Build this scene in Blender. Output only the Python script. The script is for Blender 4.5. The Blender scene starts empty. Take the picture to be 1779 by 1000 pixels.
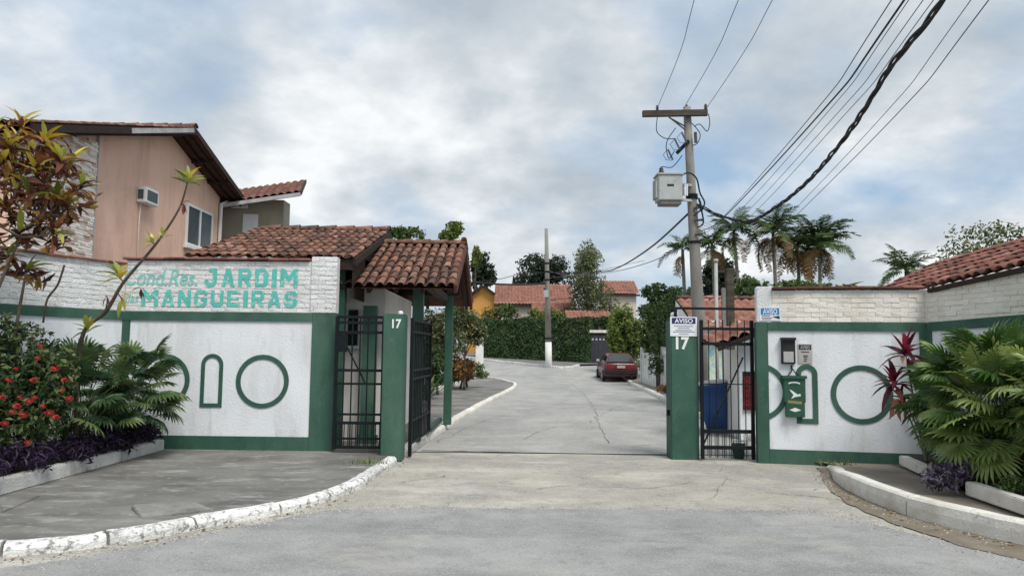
import bpy, bmesh, math, random
from mathutils import Vector, Matrix, Euler, noise
from mathutils.geometry import tessellate_polygon
random.seed(7)
R = math.radians
S = bpy.context.scene
C = S.collection
V = Vector

# ------------------------------------------------------------------ camera
PITCH, ROLL, FPX, EYE = 4.8, 0.6, 1285.0, V((0, 0, 1.55))
cam_d = bpy.data.cameras.new('camera')
cam_d.sensor_width = 36; cam_d.lens = 36*FPX/1779; cam_d.clip_end = 3000; cam_d.clip_start = .05
cam = bpy.data.objects.new('camera', cam_d); C.objects.link(cam)
CM = (Matrix.Rotation(R(90+PITCH), 3, 'X') @ Matrix.Rotation(R(ROLL), 3, 'Z'))
cam.matrix_world = Matrix.Translation(EYE) @ CM.to_4x4()
S.camera = cam

# ------------------------------------------------------------------ world
w = bpy.data.worlds.new('World'); S.world = w; w.use_nodes = True
nt = w.node_tree; N = nt.nodes; L = nt.links
for n in list(N): N.remove(n)
def nd(t, **k):
    n = N.new(t)
    for a, b in k.items(): setattr(n, a, b)
    return n
SUN_EL, SUN_AZ = 57.0, 149.0          # azimuth clockwise from +Y: sun behind the camera, a little to the right
sky = nd('ShaderNodeTexSky', sky_type='NISHITA', sun_disc=False)
sky.sun_elevation = R(SUN_EL); sky.sun_rotation = R(SUN_AZ); sky.air_density = 1.0; sky.dust_density = 1.6; sky.ozone_density = 1.5
tc = nd('ShaderNodeTexCoord'); sep = nd('ShaderNodeSeparateXYZ'); L.new(tc.outputs['Generated'], sep.inputs[0])
mx = nd('ShaderNodeMath', operation='MAXIMUM'); mx.inputs[1].default_value = 0.0; L.new(sep.outputs[2], mx.inputs[0])
ad = nd('ShaderNodeMath', operation='ADD'); ad.inputs[1].default_value = .34; L.new(mx.outputs[0], ad.inputs[0])
dx = nd('ShaderNodeMath', operation='DIVIDE'); L.new(sep.outputs[0], dx.inputs[0]); L.new(ad.outputs[0], dx.inputs[1])
dy = nd('ShaderNodeMath', operation='DIVIDE'); L.new(sep.outputs[1], dy.inputs[0]); L.new(ad.outputs[0], dy.inputs[1])
cb = nd('ShaderNodeCombineXYZ'); L.new(dx.outputs[0], cb.inputs[0]); L.new(dy.outputs[0], cb.inputs[1])
def wnoise(scale, detail, rough, dist, off):
    m = nd('ShaderNodeMapping'); m.inputs['Location'].default_value = off; L.new(cb.outputs[0], m.inputs[0])
    n = nd('ShaderNodeTexNoise'); n.inputs['Scale'].default_value = scale; n.inputs['Detail'].default_value = detail
    n.inputs['Roughness'].default_value = rough; n.inputs['Distortion'].default_value = dist
    L.new(m.outputs[0], n.inputs['Vector']); return n
def wramp(src, stops):
    r = nd('ShaderNodeValToRGB'); e = r.color_ramp.elements
    while len(e) < len(stops): e.new(.5)
    for k, (p, c) in enumerate(stops): e[k].position = p; e[k].color = (*c, 1)
    L.new(src, r.inputs[0]); return r
n1 = wnoise(1.7, 10, .53, .05, (3.3, 1.7, 0)); n2 = wnoise(2.6, 11, .55, .08, (8.1, 4.4, 2))
cov = wramp(n1.outputs['Fac'], [(.33, (0, 0, 0)), (.53, (1, 1, 1))])
shade = wramp(n2.outputs['Fac'], [(.33, (.45, .515, .58)), (.44, (.57, .625, .675)), (.52, (.70, .74, .775)), (.62, (.90, .92, .935))])
bg1 = nd('ShaderNodeBackground'); bg1.inputs[1].default_value = .12
hz = nd('ShaderNodeMix', data_type='RGBA'); hz.inputs[0].default_value = .72; hz.inputs[7].default_value = (3.05, 4.3, 5.75, 1)
L.new(sky.outputs[0], hz.inputs[6]); L.new(hz.outputs[2], bg1.inputs[0])
bg2 = nd('ShaderNodeBackground'); bg2.inputs[1].default_value = .98; L.new(shade.outputs[0], bg2.inputs[0])
mixs = nd('ShaderNodeMixShader'); L.new(cov.outputs[0], mixs.inputs[0]); L.new(bg1.outputs[0], mixs.inputs[1]); L.new(bg2.outputs[0], mixs.inputs[2])
out = nd('ShaderNodeOutputWorld'); L.new(mixs.outputs[0], out.inputs[0])

# ------------------------------------------------------------------ sun, exposure
sd = bpy.data.lights.new('sun', 'SUN'); sd.energy = 2.9; sd.angle = R(24); sd.color = (1, .96, .9)
sun = bpy.data.objects.new('sun', sd); C.objects.link(sun)
sdir = V((math.sin(R(SUN_AZ))*math.cos(R(SUN_EL)), math.cos(R(SUN_AZ))*math.cos(R(SUN_EL)), math.sin(R(SUN_EL))))
sun.rotation_euler = sdir.to_track_quat('Z', 'Y').to_euler()
S.view_settings.view_transform = 'Standard'; S.view_settings.look = 'None'
S.view_settings.exposure = 0.12; S.view_settings.gamma = 1

# ------------------------------------------------------------------ geometry helpers
def ray(px, py): return CM @ V(((px-889.5)/FPX, (500-py)/FPX, -1))
def P(px, py, Y): d = ray(px, py); return EYE + d*(Y/d.y)
def G(px, py, z=0.): d = ray(px, py); return EYE + d*((z-EYE.z)/d.z)
def gz(y): return 0. if y < 35 else .045*(min(y, 62)-35)

def catmull(pts, n=6):
    pts = [V(p) for p in pts]; o = []
    for i in range(len(pts)-1):
        a = pts[max(i-1, 0)]; b = pts[i]; c = pts[i+1]; d = pts[min(i+2, len(pts)-1)]
        for k in range(n):
            t = k/n
            o.append(.5*((2*b)+(c-a)*t+(2*a-5*b+4*c-d)*t*t+(-a+3*b-3*c+d)*t**3))
    o.append(pts[-1]); return o

class MB:
    def __init__(s): s.v = []; s.f = []; s.m = []; s.cur = 0
    def add(s, vs, fs):
        b = len(s.v); s.v += [tuple(q) for q in vs]
        for f in fs: s.f.append([b+i for i in f]); s.m.append(s.cur)
        return s
    def hexa(s, c):   # 8 corners: bottom 0-3 ccw, top 4-7
        return s.add(c, [(3, 2, 1, 0), (4, 5, 6, 7), (0, 1, 5, 4), (1, 2, 6, 5), (2, 3, 7, 6), (3, 0, 4, 7)])
    def box(s, x0, x1, y0, y1, z0, z1):
        return s.hexa([(x0, y0, z0), (x1, y0, z0), (x1, y1, z0), (x0, y1, z0), (x0, y0, z1), (x1, y0, z1), (x1, y1, z1), (x0, y1, z1)])
    def bar(s, a, b, wx, wz, up=V((0, 0, 1))):   # rectangular bar from a to b
        a = V(a); b = V(b); t = (b-a).normalized()
        if abs(t.dot(up)) > .98: up = V((0, 1, 0))
        x = t.cross(up).normalized()*wx/2; z = x.cross(t).normalized()*wz/2
        return s.hexa([a-x-z, a+x-z, b+x-z, b-x-z, a-x+z, a+x+z, b+x+z, b-x+z])
    def tube(s, pts, r, n=8, cap=True):
        pts = [V(p) for p in pts]; m = len(pts); rr = r if isinstance(r, (list, tuple)) else [r]*m
        vs = []; ref = None
        for i, p in enumerate(pts):
            t = (pts[min(i+1, m-1)]-pts[max(i-1, 0)]).normalized()
            if ref is None: ref = V((1, 0, 0)) if abs(t.x) < .8 else V((0, 1, 0))
            x = (ref - t*ref.dot(t)).normalized(); ref = x; y = t.cross(x)
            for k in range(n):
                a = 2*math.pi*k/n; vs.append(p+(x*math.cos(a)+y*math.sin(a))*rr[i])
        fs = [(i*n+k, i*n+(k+1) % n, (i+1)*n+(k+1) % n, (i+1)*n+k) for i in range(m-1) for k in range(n)]
        if cap: fs += [tuple(range(n-1, -1, -1)), tuple((m-1)*n+k for k in range(n))]
        return s.add(vs, fs)
    def lathe(s, c, prof, n=16, axis=None):   # profile of (radius, height)
        c = V(c); q = axis or Matrix.Identity(3); vs = []
        for r, h in prof:
            for k in range(n):
                a = 2*math.pi*k/n; vs.append(c+q @ V((r*math.cos(a), r*math.sin(a), h)))
        m = len(prof)
        fs = [(i*n+k, i*n+(k+1) % n, (i+1)*n+(k+1) % n, (i+1)*n+k) for i in range(m-1) for k in range(n)]
        fs += [tuple(range(n-1, -1, -1)), tuple((m-1)*n+k for k in range(n))]
        return s.add(vs, fs)
    def mesh(s, name, mats, smooth=False):
        me = bpy.data.meshes.new(name); me.from_pydata(s.v, [], s.f); me.validate()
        for m in (mats if isinstance(mats, (list, tuple)) else [mats]): me.materials.append(m)
        if len(me.polygons) == len(s.m) and any(s.m): me.polygons.foreach_set('material_index', s.m)
        if smooth: me.polygons.foreach_set('use_smooth', [True]*len(me.polygons))
        me.update(); return me
    def build(s, name, mats, parent=None, smooth=False, bevel=0, seg=2):
        lo = V([min(q[i] for q in s.v) for i in range(3)]); hi = V([max(q[i] for q in s.v) for i in range(3)])
        c = V(((lo.x+hi.x)/2, (lo.y+hi.y)/2, lo.z)); s.v = [tuple(V(q)-c) for q in s.v]
        me = s.mesh(name, mats, smooth)
        if bevel:
            bm = bmesh.new(); bm.from_mesh(me)
            bmesh.ops.bevel(bm, geom=bm.edges[:], offset=bevel, segments=seg, affect='EDGES', clamp_overlap=True)
            bm.to_mesh(me); bm.free()
        return put(name, me, Matrix.Translation(c), parent)

WM = {}
def put(name, me, mw, parent=None):
    o = bpy.data.objects.new(name, me); C.objects.link(o)
    if parent is not None:
        o.parent = parent; o.matrix_parent_inverse = WM[parent.name].inverted()
    o.matrix_basis = mw; WM[o.name] = mw.copy(); return o
def tag(o, label=None, cat=None, group=None, kind=None):
    for k, v in (('label', label), ('category', cat), ('group', group), ('kind', kind)):
        if v: o[k] = v
    return o
def thing(name, label, cat, loc=(0, 0, 0), group=None):
    return tag(put(name, None, Matrix.Translation(V(loc))), label, cat, group)
def struct(o): o['kind'] = 'structure'; return o

def poly_sheet(pts, z, name, m, parent=None, drop=0.):
    """flat polygon following the ground, optional side skirt of depth drop"""
    vs = [V((p[0], p[1], gz(p[1])+z)) for p in pts]
    tri = tessellate_polygon([[V((p[0], p[1], 0)) for p in pts]])
    mb = MB(); fs = []
    for t in tri:
        a, b, c = [vs[i] for i in t]
        fs.append(t if (b-a).cross(c-a).z > 0 else (t[0], t[2], t[1]))
    mb.add(vs, fs)
    if drop:
        n = len(vs)
        for i in range(n):
            a, b = vs[i], vs[(i+1) % n]; mb.add([a, b, b-V((0, 0, drop)), a-V((0, 0, drop))], [(0, 1, 2, 3)])
    return mb.build(name, m, parent)

# ------------------------------------------------------------------ materials
MT = {}
def mat(name, cols, rough=.85, scale=3., bump=0., bscale=30., rnd=0., island=0., metal=0., spec=.3, detail=7, pos=(.3, .7), trans=0., dirt=None, hue=0., stretch=None, dist=0.):
    m = bpy.data.materials.new(name); m.use_nodes = True; nt = m.node_tree; n = nt.nodes; l = nt.links
    b = n['Principled BSDF']; b.inputs['Roughness'].default_value = rough; b.inputs['Metallic'].default_value = metal
    b.inputs['Specular IOR Level'].default_value = spec
    g = n.new('ShaderNodeNewGeometry'); src = g.outputs['Position']
    if stretch:
        mp = n.new('ShaderNodeMapping'); mp.inputs['Scale'].default_value = stretch; l.new(src, mp.inputs[0]); src = mp.outputs[0]
    tx = n.new('ShaderNodeTexNoise'); tx.inputs['Scale'].default_value = scale; tx.inputs['Detail'].default_value = detail; tx.inputs['Roughness'].default_value = .6
    tx.inputs['Distortion'].default_value = dist
    l.new(src, tx.inputs['Vector'])
    cr = n.new('ShaderNodeValToRGB'); e = cr.color_ramp.elements
    while len(e) < len(cols): e.new(.5)
    for k, c in enumerate(cols):
        e[k].position = pos[0]+(pos[1]-pos[0])*k/max(1, len(cols)-1); e[k].color = (*c, 1)
    fac = tx.outputs['Fac']
    if rnd or island:
        s2 = n.new('ShaderNodeObjectInfo').outputs['Random'] if rnd else g.outputs['Random Per Island']
        ma = n.new('ShaderNodeMath'); ma.operation = 'MULTIPLY_ADD'; k = rnd or island
        sb = n.new('ShaderNodeMath'); sb.operation = 'SUBTRACT'; l.new(s2, sb.inputs[0]); sb.inputs[1].default_value = .5
        l.new(sb.outputs[0], ma.inputs[0]); ma.inputs[1].default_value = k; l.new(fac, ma.inputs[2]); fac = ma.outputs[0]
    l.new(fac, cr.inputs[0]); col = cr.outputs[0]
    for dr in (dirt or []):      # (colour, noise scale, from, to, amount, stretch)
        dn = n.new('ShaderNodeTexNoise'); dn.inputs['Scale'].default_value = dr[1]; dn.inputs['Detail'].default_value = 9; dn.inputs['Roughness'].default_value = .65
        dm = n.new('ShaderNodeMapping'); dm.inputs['Scale'].default_value = dr[5] if len(dr) > 5 else (1, 1, 1); dm.inputs['Location'].default_value = (dr[1]*3.1, 5.2, 1.7)
        l.new(g.outputs['Position'], dm.inputs[0]); l.new(dm.outputs[0], dn.inputs['Vector'])
        mr = n.new('ShaderNodeMapRange'); mr.inputs[1].default_value = dr[2]; mr.inputs[2].default_value = dr[3]; mr.inputs[4].default_value = dr[4]; mr.clamp = True
        l.new(dn.outputs['Fac'], mr.inputs[0])
        mi = n.new('ShaderNodeMix'); mi.data_type = 'RGBA'; mi.inputs[7].default_value = (*dr[0], 1)
        l.new(mr.outputs[0], mi.inputs[0]); l.new(col, mi.inputs[6]); col = mi.outputs[2]
    l.new(col, b.inputs['Base Color'])
    if bump:
        bt = n.new('ShaderNodeTexNoise'); bt.inputs['Scale'].default_value = bscale; bt.inputs['Detail'].default_value = 5; l.new(g.outputs['Position'], bt.inputs['Vector'])
        bp = n.new('ShaderNodeBump'); bp.inputs['Strength'].default_value = bump; bp.inputs['Distance'].default_value = .02
        l.new(bt.outputs['Fac'], bp.inputs['Height']); l.new(bp.outputs[0], b.inputs['Normal'])
    if trans:
        t = n.new('ShaderNodeBsdfTranslucent'); l.new(col, t.inputs[0]); mxs = n.new('ShaderNodeMixShader'); mxs.inputs[0].default_value = trans
        l.new(b.outputs[0], mxs.inputs[1]); l.new(t.outputs[0], mxs.inputs[2]); l.new(mxs.outputs[0], n['Material Output'].inputs[0])
    MT[name] = m; return m
GRIME = (.12, .11, .095)
mat('asphalt', [(.225, .226, .222), (.345, .345, .338)], .92, 2.2, .6, 70, dirt=[((.42, .415, .4), .5, .45, .7, .7), ((.16, .16, .165), .8, .52, .7, .55, (.5, 1.6, 1)), ((.5, .49, .47), 55, .52, .64, .5), ((.12, .12, .12), 60, .55, .68, .6), ((.2, .2, .2), 9, .56, .68, .5), ((.44, .42, .37), 1.4, .55, .7, .6, (.5, 1.3, 1))])
mat('apron', [(.32, .30, .26), (.46, .43, .37)], .92, 1.6, .6, 60, dirt=[((.27, .265, .25), .8, .46, .64, .75), ((.2, .19, .17), 2.3, .55, .7, .55), ((.6, .57, .51), 1.3, .52, .68, .6, (.6, 1.5, 1)), ((.6, .57, .51), 45, .52, .64, .55), ((.15, .14, .13), 50, .55, .67, .6), ((.24, .22, .19), 8, .57, .67, .55)])
mat('road', [(.29, .287, .27), (.40, .395, .375)], .9, 1.1, .4, 60, stretch=(1, .45, 1), dirt=[((.24, .245, .24), .45, .46, .66, .75, (1, .35, 1)), ((.48, .47, .44), 1.3, .52, .7, .6, (.7, 1.4, 1)), ((.2, .2, .19), 3.2, .55, .68, .55), ((.62, .61, .58), 24, .55, .65, .55), ((.17, .17, .16), 30, .58, .68, .55)])
mat('pavement', [(.13, .127, .118), (.24, .235, .218)], .9, 1.3, .5, 50, dirt=[((.42, .415, .395), 1.7, .54, .65, .65, (.8, 2.0, 1)), ((.075, .073, .068), 1.1, .48, .68, .75, (.6, 1.6, 1)), ((.34, .335, .32), 9, .57, .66, .55), ((.09, .088, .082), 22, .58, .68, .5)])
mat('pavement_warm', [(.23, .195, .155), (.34, .3, .25)], .9, 1.6, .4, 50, dirt=[((.14, .12, .1), 1.2, .5, .7, .7)])
mat('kerb_paint', [(.62, .62, .6), (.78, .78, .76)], .85, 5, .7, 45, rnd=.5, dirt=[((.16, .16, .15), 17, .52, .6, .8), ((.33, .32, .3), 4, .55, .68, .7), ((.12, .12, .11), 6, .63, .7, .8)])
mat('kerb_paint_cream', [(.62, .59, .52), (.78, .77, .73)], .85, 4, .4, 40, rnd=.2, dirt=[((.42, .36, .27), 2.5, .5, .7, .7), ((.2, .18, .15), 9, .6, .7, .7)])
mat('planter_paint', [(.5, .5, .47), (.74, .74, .72)], .85, 3, .4, 40, dirt=[((.2, .2, .18), 2.2, .5, .7, .7, (1, 1, .5)), ((.1, .1, .09), 8, .62, .7, .7)])
mat('soil', [(.03, .024, .018), (.075, .06, .045)], .95, 6, .8, 30)
mat('wet_dirt', [(.14, .115, .085), (.23, .195, .15)], .7, 4, .3, 30, dirt=[((.27, .24, .19), 3, .56, .7, .5)])
mat('earth', [(.1, .1, .06), (.2, .18, .12)], .95, .6, .3, 10)
mat('joint', [(.02, .02, .02), (.05, .05, .045)], .8, 8)
WD = [((.58, .58, .56), 1.6, .48, .7, .7, (1, 1, .3)), ((.42, .41, .38), 5, .55, .72, .5, (1, 1, .16)), ((.32, .31, .28), 11, .64, .72, .5, (1, 1, .5))]
mat('white_plaster', [(.73, .76, .80), (.81, .835, .865)], .8, 2, .25, 35, dirt=WD)
mat('white_brick', [(.68, .685, .68), (.8, .81, .81)], .88, 6, .9, 55, rnd=.25, dirt=[((.24, .23, .21), 16, .62, .68, .7), ((.55, .51, .45), 1.1, .5, .75, .6, (1, 1, .4))])
mat('warm_brick', [(.72, .68, .6), (.82, .79, .73)], .88, 4, .45, 45, rnd=.2, dirt=[((.3, .26, .21), 20, .66, .72, .6), ((.6, .54, .45), .9, .5, .75, .6, (1, 1, .4))])
mat('mortar', [(.62, .62, .6), (.76, .76, .74)], .9, 9, .4, 60)
GRD = [((.1, .175, .13), 1.3, .47, .68, .6, (1, 1, .4)), ((.025, .055, .04), 3, .55, .7, .55, (1, 1, .3)), ((.2, .24, .2), 28, .64, .7, .5), ((.14, .17, .13), 7, .6, .72, .5)]
mat('green_paint', [(.03, .086, .062), (.046, .115, .085)], .6, 3, .15, 40, dirt=GRD)
mat('green_metal', [(.026, .085, .058), (.042, .115, .08)], .5, 3, dirt=GRD)
mat('letter_teal', [(.07, .46, .40), (.14, .56, .49)], .8, 7, .3, 50, dirt=[((.62, .69, .66), 12, .56, .65, .75), ((.6, .66, .63), 3, .58, .7, .5)])
mat('letter_faded', [(.16, .5, .45), (.32, .6, .56)], .8, 7, .3, 50, dirt=[((.6, .66, .64), 5, .56, .68, .7)])
mat('number_white', [(.72, .76, .74), (.82, .85, .83)], .7, 8)
mat('black_iron', [(.005, .007, .009), (.011, .014, .017)], .6, 6, spec=.2)
mat('rail_iron', [(.02, .05, .04), (.035, .07, .055)], .55, 6)
mat('tile', [(.06, .042, .036), (.18, .088, .062), (.27, .132, .09), (.46, .27, .195)], .9, 5, .5, 50, rnd=.5, pos=(.1, .95), dirt=[((.045, .04, .037), 2.6, .47, .64, .85), ((.5, .43, .36), 14, .6, .7, .6), ((.035, .033, .03), 12, .56, .66, .6)])
mat('tile_sheet', [(.035, .024, .022), (.09, .045, .036), (.15, .07, .052)], .88, 3, .5, 40, dirt=[((.05, .042, .04), 2.5, .48, .66, .7)])  # dark base colour also paints the shade in channels between cover tiles
mat('tile_sheet2', [(.08, .045, .038), (.2, .095, .072), (.3, .16, .12)], .88, 4, .5, 40, dirt=[((.07, .06, .055), 2.5, .5, .66, .6)])
mat('tile_bright', [(.1, .05, .04), (.3, .14, .105), (.5, .3, .235)], .88, 3.5, .5, 40, island=.3, pos=(.1, .9), dirt=[((.08, .05, .045), 1.2, .5, .7, .6)])
mat('tile_old', [(.09, .045, .038), (.23, .09, .066), (.36, .17, .13)], .88, 6, .5, 50, rnd=.7, pos=(.15, .9), dirt=[((.13, .11, .1), 4, .52, .68, .7)])
mat('dark_wood', [(.018, .011, .009), (.04, .024, .018)], .75, 5, .2, 30, stretch=(1, 1, 6))
mat('soffit', [(.07, .027, .02), (.13, .05, .036)], .85, 4, .3, 20)
mat('pink_wall', [(.74, .475, .36), (.82, .55, .43)], .9, .8, .25, 30, dirt=[((.5, .33, .255), 1.8, .5, .7, .55, (1, 1.8, .12)), ((.46, .31, .24), .6, .55, .68, .6, (1, 1, .6)), ((.38, .27, .22), 3.5, .6, .72, .5, (1, 1, .3)), ((.82, .62, .51), .9, .55, .75, .5)])
mat('olive_wall', [(.3, .29, .23), (.4, .38, .31)], .9, 1.2, .2, 30, dirt=[((.15, .14, .11), 1.0, .5, .7, .6, (1, 1, .3))])
mat('stone', [(.55, .43, .35), (.85, .77, .69), (.93, .9, .86)], .85, 6, .5, 40, island=1.0, pos=(.1, .9))
mat('fascia', [(.33, .33, .34), (.5, .5, .51)], .7, 3, dirt=[((.12, .12, .12), 2, .5, .7, .6)])
mat('white_metal', [(.66, .67, .68), (.8, .8, .8)], .45, 5, spec=.5)
mat('window_glass', [(.045, .065, .075), (.075, .10, .115)], .12, 2, spec=.6)
mat('dark_glass', [(.015, .02, .022), (.035, .042, .045)], .15, 2, spec=.5)
mat('grille', [(.05, .075, .08), (.1, .13, .135)], .6, 20)
mat('hut_wall', [(.74, .72, .68), (.82, .8, .77)], .85, 2, .2, 35, dirt=WD)
mat('concrete_pole', [(.2, .19, .17), (.31, .295, .27)], .92, 2.5, .4, 40, stretch=(1, 1, .5), dirt=[((.11, .105, .1), 1.4, .5, .7, .6, (1, 1, .35))])
mat('old_timber', [(.045, .036, .028), (.1, .082, .066)], .9, 4, .4, 30, stretch=(.4, 2, 2))
mat('transformer_grey', [(.36, .39, .38), (.45, .475, .46)], .5, 3, spec=.4, dirt=[((.22, .2, .17), 3, .55, .7, .5)])
mat('porcelain', [(.05, .045, .05), (.1, .09, .09)], .3, 5, spec=.5)
mat('wire', [(.012, .012, .014), (.022, .022, .024)], .6, 5)
mat('wire_grey', [(.09, .095, .1), (.14, .145, .15)], .6, 5)
mat('blue_tank', [(.012, .06, .2), (.02, .085, .26)], .5, 2, dirt=[((.05, .11, .24), 2, .5, .7, .5)], spec=.4)
mat('cobogo', [(.11, .012, .018), (.2, .03, .036)], .7, 6, rnd=.5)
mat('sign_white', [(.74, .76, .8), (.8, .82, .85)], .5, 4)
mat('sign_navy', [(.018, .024, .11), (.025, .032, .14)], .5, 4)
mat('sign_blue', [(.02, .2, .5), (.03, .25, .58)], .5, 4)
mat('sign_grey', [(.36, .35, .34), (.48, .47, .46)], .6, 6)
mat('sign_dark', [(.012, .012, .014), (.03, .03, .032)], .5, 4)
mat('print_grey', [(.2, .22, .3), (.34, .36, .42)], .6, 12)
mat('mural_aqua', [(.42, .66, .62), (.3, .55, .7), (.62, .72, .5), (.75, .76, .7)], .85, 4.5, pos=(.3, .7), dist=1.2)
mat('mural_cream', [(.74, .72, .63), (.55, .62, .45), (.72, .6, .4), (.76, .75, .7)], .85, 4.5, pos=(.3, .7), dist=1.2)
mat('garage_door', [(.028, .028, .038), (.045, .045, .056)], .5, 3)
mat('yellow_wall', [(.55, .28, .07), (.63, .34, .1)], .9, 1)
mat('far_wall', [(.5, .45, .38), (.62, .57, .5)], .9, .6, dirt=WD)
mat('car_paint', [(.075, .012, .02), (.1, .018, .026)], .28, 2, spec=.6)
mat('car_plastic', [(.014, .014, .016), (.024, .024, .026)], .6, 5)
mat('car_glass', [(.03, .04, .042), (.05, .06, .062)], .08, 2, spec=.8)
mat('tail_red', [(.18, .012, .014), (.24, .02, .02)], .25, 5, spec=.6)
mat('rubber', [(.012, .012, .012), (.022, .022, .022)], .85, 8)
mat('rim', [(.3, .3, .31), (.42, .42, .43)], .4, 5, metal=.6)
mat('pole_white', [(.66, .66, .64), (.78, .78, .76)], .85, 3, dirt=[((.3, .29, .27), 2, .55, .7, .5)])
# foliage
def fol(name, dark, light, island=.9, trans=.35, rough=.55, scale=1.2, mid=None, rnd=0, spec=.35):
    cols = [dark, mid, light] if mid else [dark, light]
    return mat(name, cols, rough, scale, trans=trans, island=0 if rnd else island, rnd=rnd, pos=(.12, .9), spec=spec)
fol('leaf_dark', (.014, .038, .014), (.09, .145, .05))
fol('leaf_mid', (.025, .06, .016), (.17, .24, .07))
fol('leaf_light', (.05, .1, .018), (.28, .34, .085))
fol('leaf_olive', (.04, .06, .022), (.24, .26, .12))
fol('leaf_hedge', (.01, .032, .012), (.11, .185, .06))
fol('leaf_far', (.014, .026, .014), (.05, .075, .04))
fol('leaf_ixora', (.016, .04, .018), (.15, .19, .065), mid=(.05, .085, .03))
fol('leaf_dry', (.13, .07, .025), (.33, .19, .075))
fol('fan_green', (.045, .11, .02), (.4, .48, .16), rnd=1.0, rough=.36, mid=(.14, .25, .06), spec=.55)
fol('fan_dark', (.018, .055, .018), (.19, .26, .1), rnd=.9, rough=.4, mid=(.055, .115, .038), spec=.5)
fol('cr_yellow', (.42, .3, .025), (.8, .66, .12), rnd=.7, rough=.4)
fol('cr_green', (.1, .16, .02), (.5, .52, .1), rnd=.7, rough=.4)
fol('cr_maroon', (.05, .018, .018), (.24, .075, .05), rnd=.8, rough=.4)
fol('cr_orange', (.2, .07, .02), (.5, .2, .05), rnd=.7, rough=.4)
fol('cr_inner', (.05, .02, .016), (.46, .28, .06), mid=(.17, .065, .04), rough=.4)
fol('cord_red', (.07, .008, .02), (.3, .03, .06), rnd=.8, rough=.4)
fol('cord_dark', (.03, .008, .016), (.11, .025, .035), rnd=.8, rough=.4)
fol('cord_pale', (.35, .12, .09), (.55, .26, .2), rnd=.6, rough=.5)
fol('purple', (.012, .008, .022), (.075, .045, .1), rough=.5)
fol('purple_lit', (.03, .018, .045), (.3, .24, .34), rough=.45)
fol('flower_red', (.3, .012, .016), (.6, .05, .05), trans=.3)
fol('frond', (.02, .05, .014), (.12, .19, .055), rnd=.7)
fol('frond_dry', (.09, .06, .025), (.27, .17, .07), rnd=.7)
fol('banana', (.05, .1, .02), (.16, .25, .06), rnd=.7)
mat('bark', [(.06, .045, .032), (.15, .12, .09)], .9, 6, .5, 40)
mat('bark_grey', [(.13, .12, .1), (.25, .235, .2)], .9, 5, .5, 40, stretch=(1, 1, 3))
mat('petiole', [(.03, .06, .015), (.07, .11, .03)], .6, 6)

# ------------------------------------------------------------------ ground, street, road
mb = MB(); ys = [-60, 0, 20, 35, 40, 45, 50, 55, 62, 120, 400, 1200]; xs = [-900, -60, 0, 60, 900]
vs = [(x, y, gz(y)-.06) for y in ys for x in xs]; nx = len(xs)
mb.add(vs, [(j*nx+i, j*nx+i+1, (j+1)*nx+i+1, (j+1)*nx+i) for j in range(len(ys)-1) for i in range(nx-1)])
struct(mb.build('ground', MT['earth']))
struct(MB().add([(-40, -30, 0), (40, -30, 0), (40, 11.42, 0), (-40, 11.42, 0)], [(0, 1, 2, 3)]).build('entrance_apron', MT['apron']))
edge = catmull([(-40, 2.2, 0), (-9, 3.85, 0), (-5, 4.75, 0), (-3.6, 5.25, 0), (-2.8, 5.95, 0), (-2.2, 6.7, 0), (-1.75, 7.2, 0), (-1.0, 7.36, 0), (.3, 7.42, 0), (1.8, 7.44, 0), (2.8, 7.42, 0), (3.2, 7.12, 0), (3.5, 6.55, 0), (3.85, 5.9, 0), (4.4, 5.2, 0), (7, 2.4, 0), (40, -6, 0)], 60)
edge = [(p.x, p.y+.07*noise.noise(V((p.x*3, 0, 3)))+.05*noise.noise(V((p.x*11, 0, 9)))+.035*noise.noise(V((p.x*37, p.y*9, 5)))) for p in edge]
struct(poly_sheet(edge+[(40, -30), (-40, -30)], .005, 'street_asphalt', MT['asphalt']))
mb = MB(); yy = [11.34]+[13+1.5*i for i in range(35)]
vs = [(x, y, gz(y)) for y in yy for x in (-16, 18)]
mb.add(vs, [(2*i, 2*i+1, 2*i+3, 2*i+2) for i in range(len(yy)-1)])
struct(mb.build('road', MT['road']))
# dark joint of the gate track, and a wandering crack along the lane
mb = MB()
for i in range(16):
    x0 = -1.36+i*.237; x1 = x0+.237; y0 = 11.52-.0158*i*1.0; y1 = 11.52-.0158*(i+1)
    wd = .016+.01*random.random()
    mb.add([(x0, y0-wd, .006), (x1, y1-wd, .006), (x1, y1+wd, .006), (x0, y0+wd, .006)], [(0, 1, 2, 3)])
struct(mb.build('gate_track_joint', MT['joint']))
def crack(pts, wd, name):
    pp = catmull([(a, b, 0) for a, b in pts], 22); mb = MB()
    pp = [V((q.x+.09*noise.noise(V((q.y*1.9, q.x*2.1, 1)))+.03*noise.noise(V((q.y*9, q.x*9, 4))), q.y+.04*noise.noise(V((q.x*8, q.y*8, 7))), 0)) for q in pp]
    for a, b in zip(pp[:-1], pp[1:]):
        t = (b-a).normalized(); n = V((-t.y, t.x, 0)); k = wd*(.5+random.random())
        z = V((0, 0, .009+gz(a.y)))
        mb.add([a-n*k+z, b-n*k+z, b+n*k+z, a+n*k+z], [(3, 2, 1, 0)] if False else [(0, 1, 2, 3)])
    struct(mb.build(name, MT['joint']))
crack([tuple(G(*q)[:2]) for q in ((1060, 770), (1040, 735), (1030, 706), (1012, 683), (990, 665))], .004, 'road_crack')
crack([tuple(G(*q)[:2]) for q in ((690, 838), (735, 833), (775, 826))], .005, 'road_crack')
crack([tuple(G(*q)[:2]) for q in ((1330, 856), (1400, 862), (1490, 872))], .005, 'road_crack')
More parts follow.
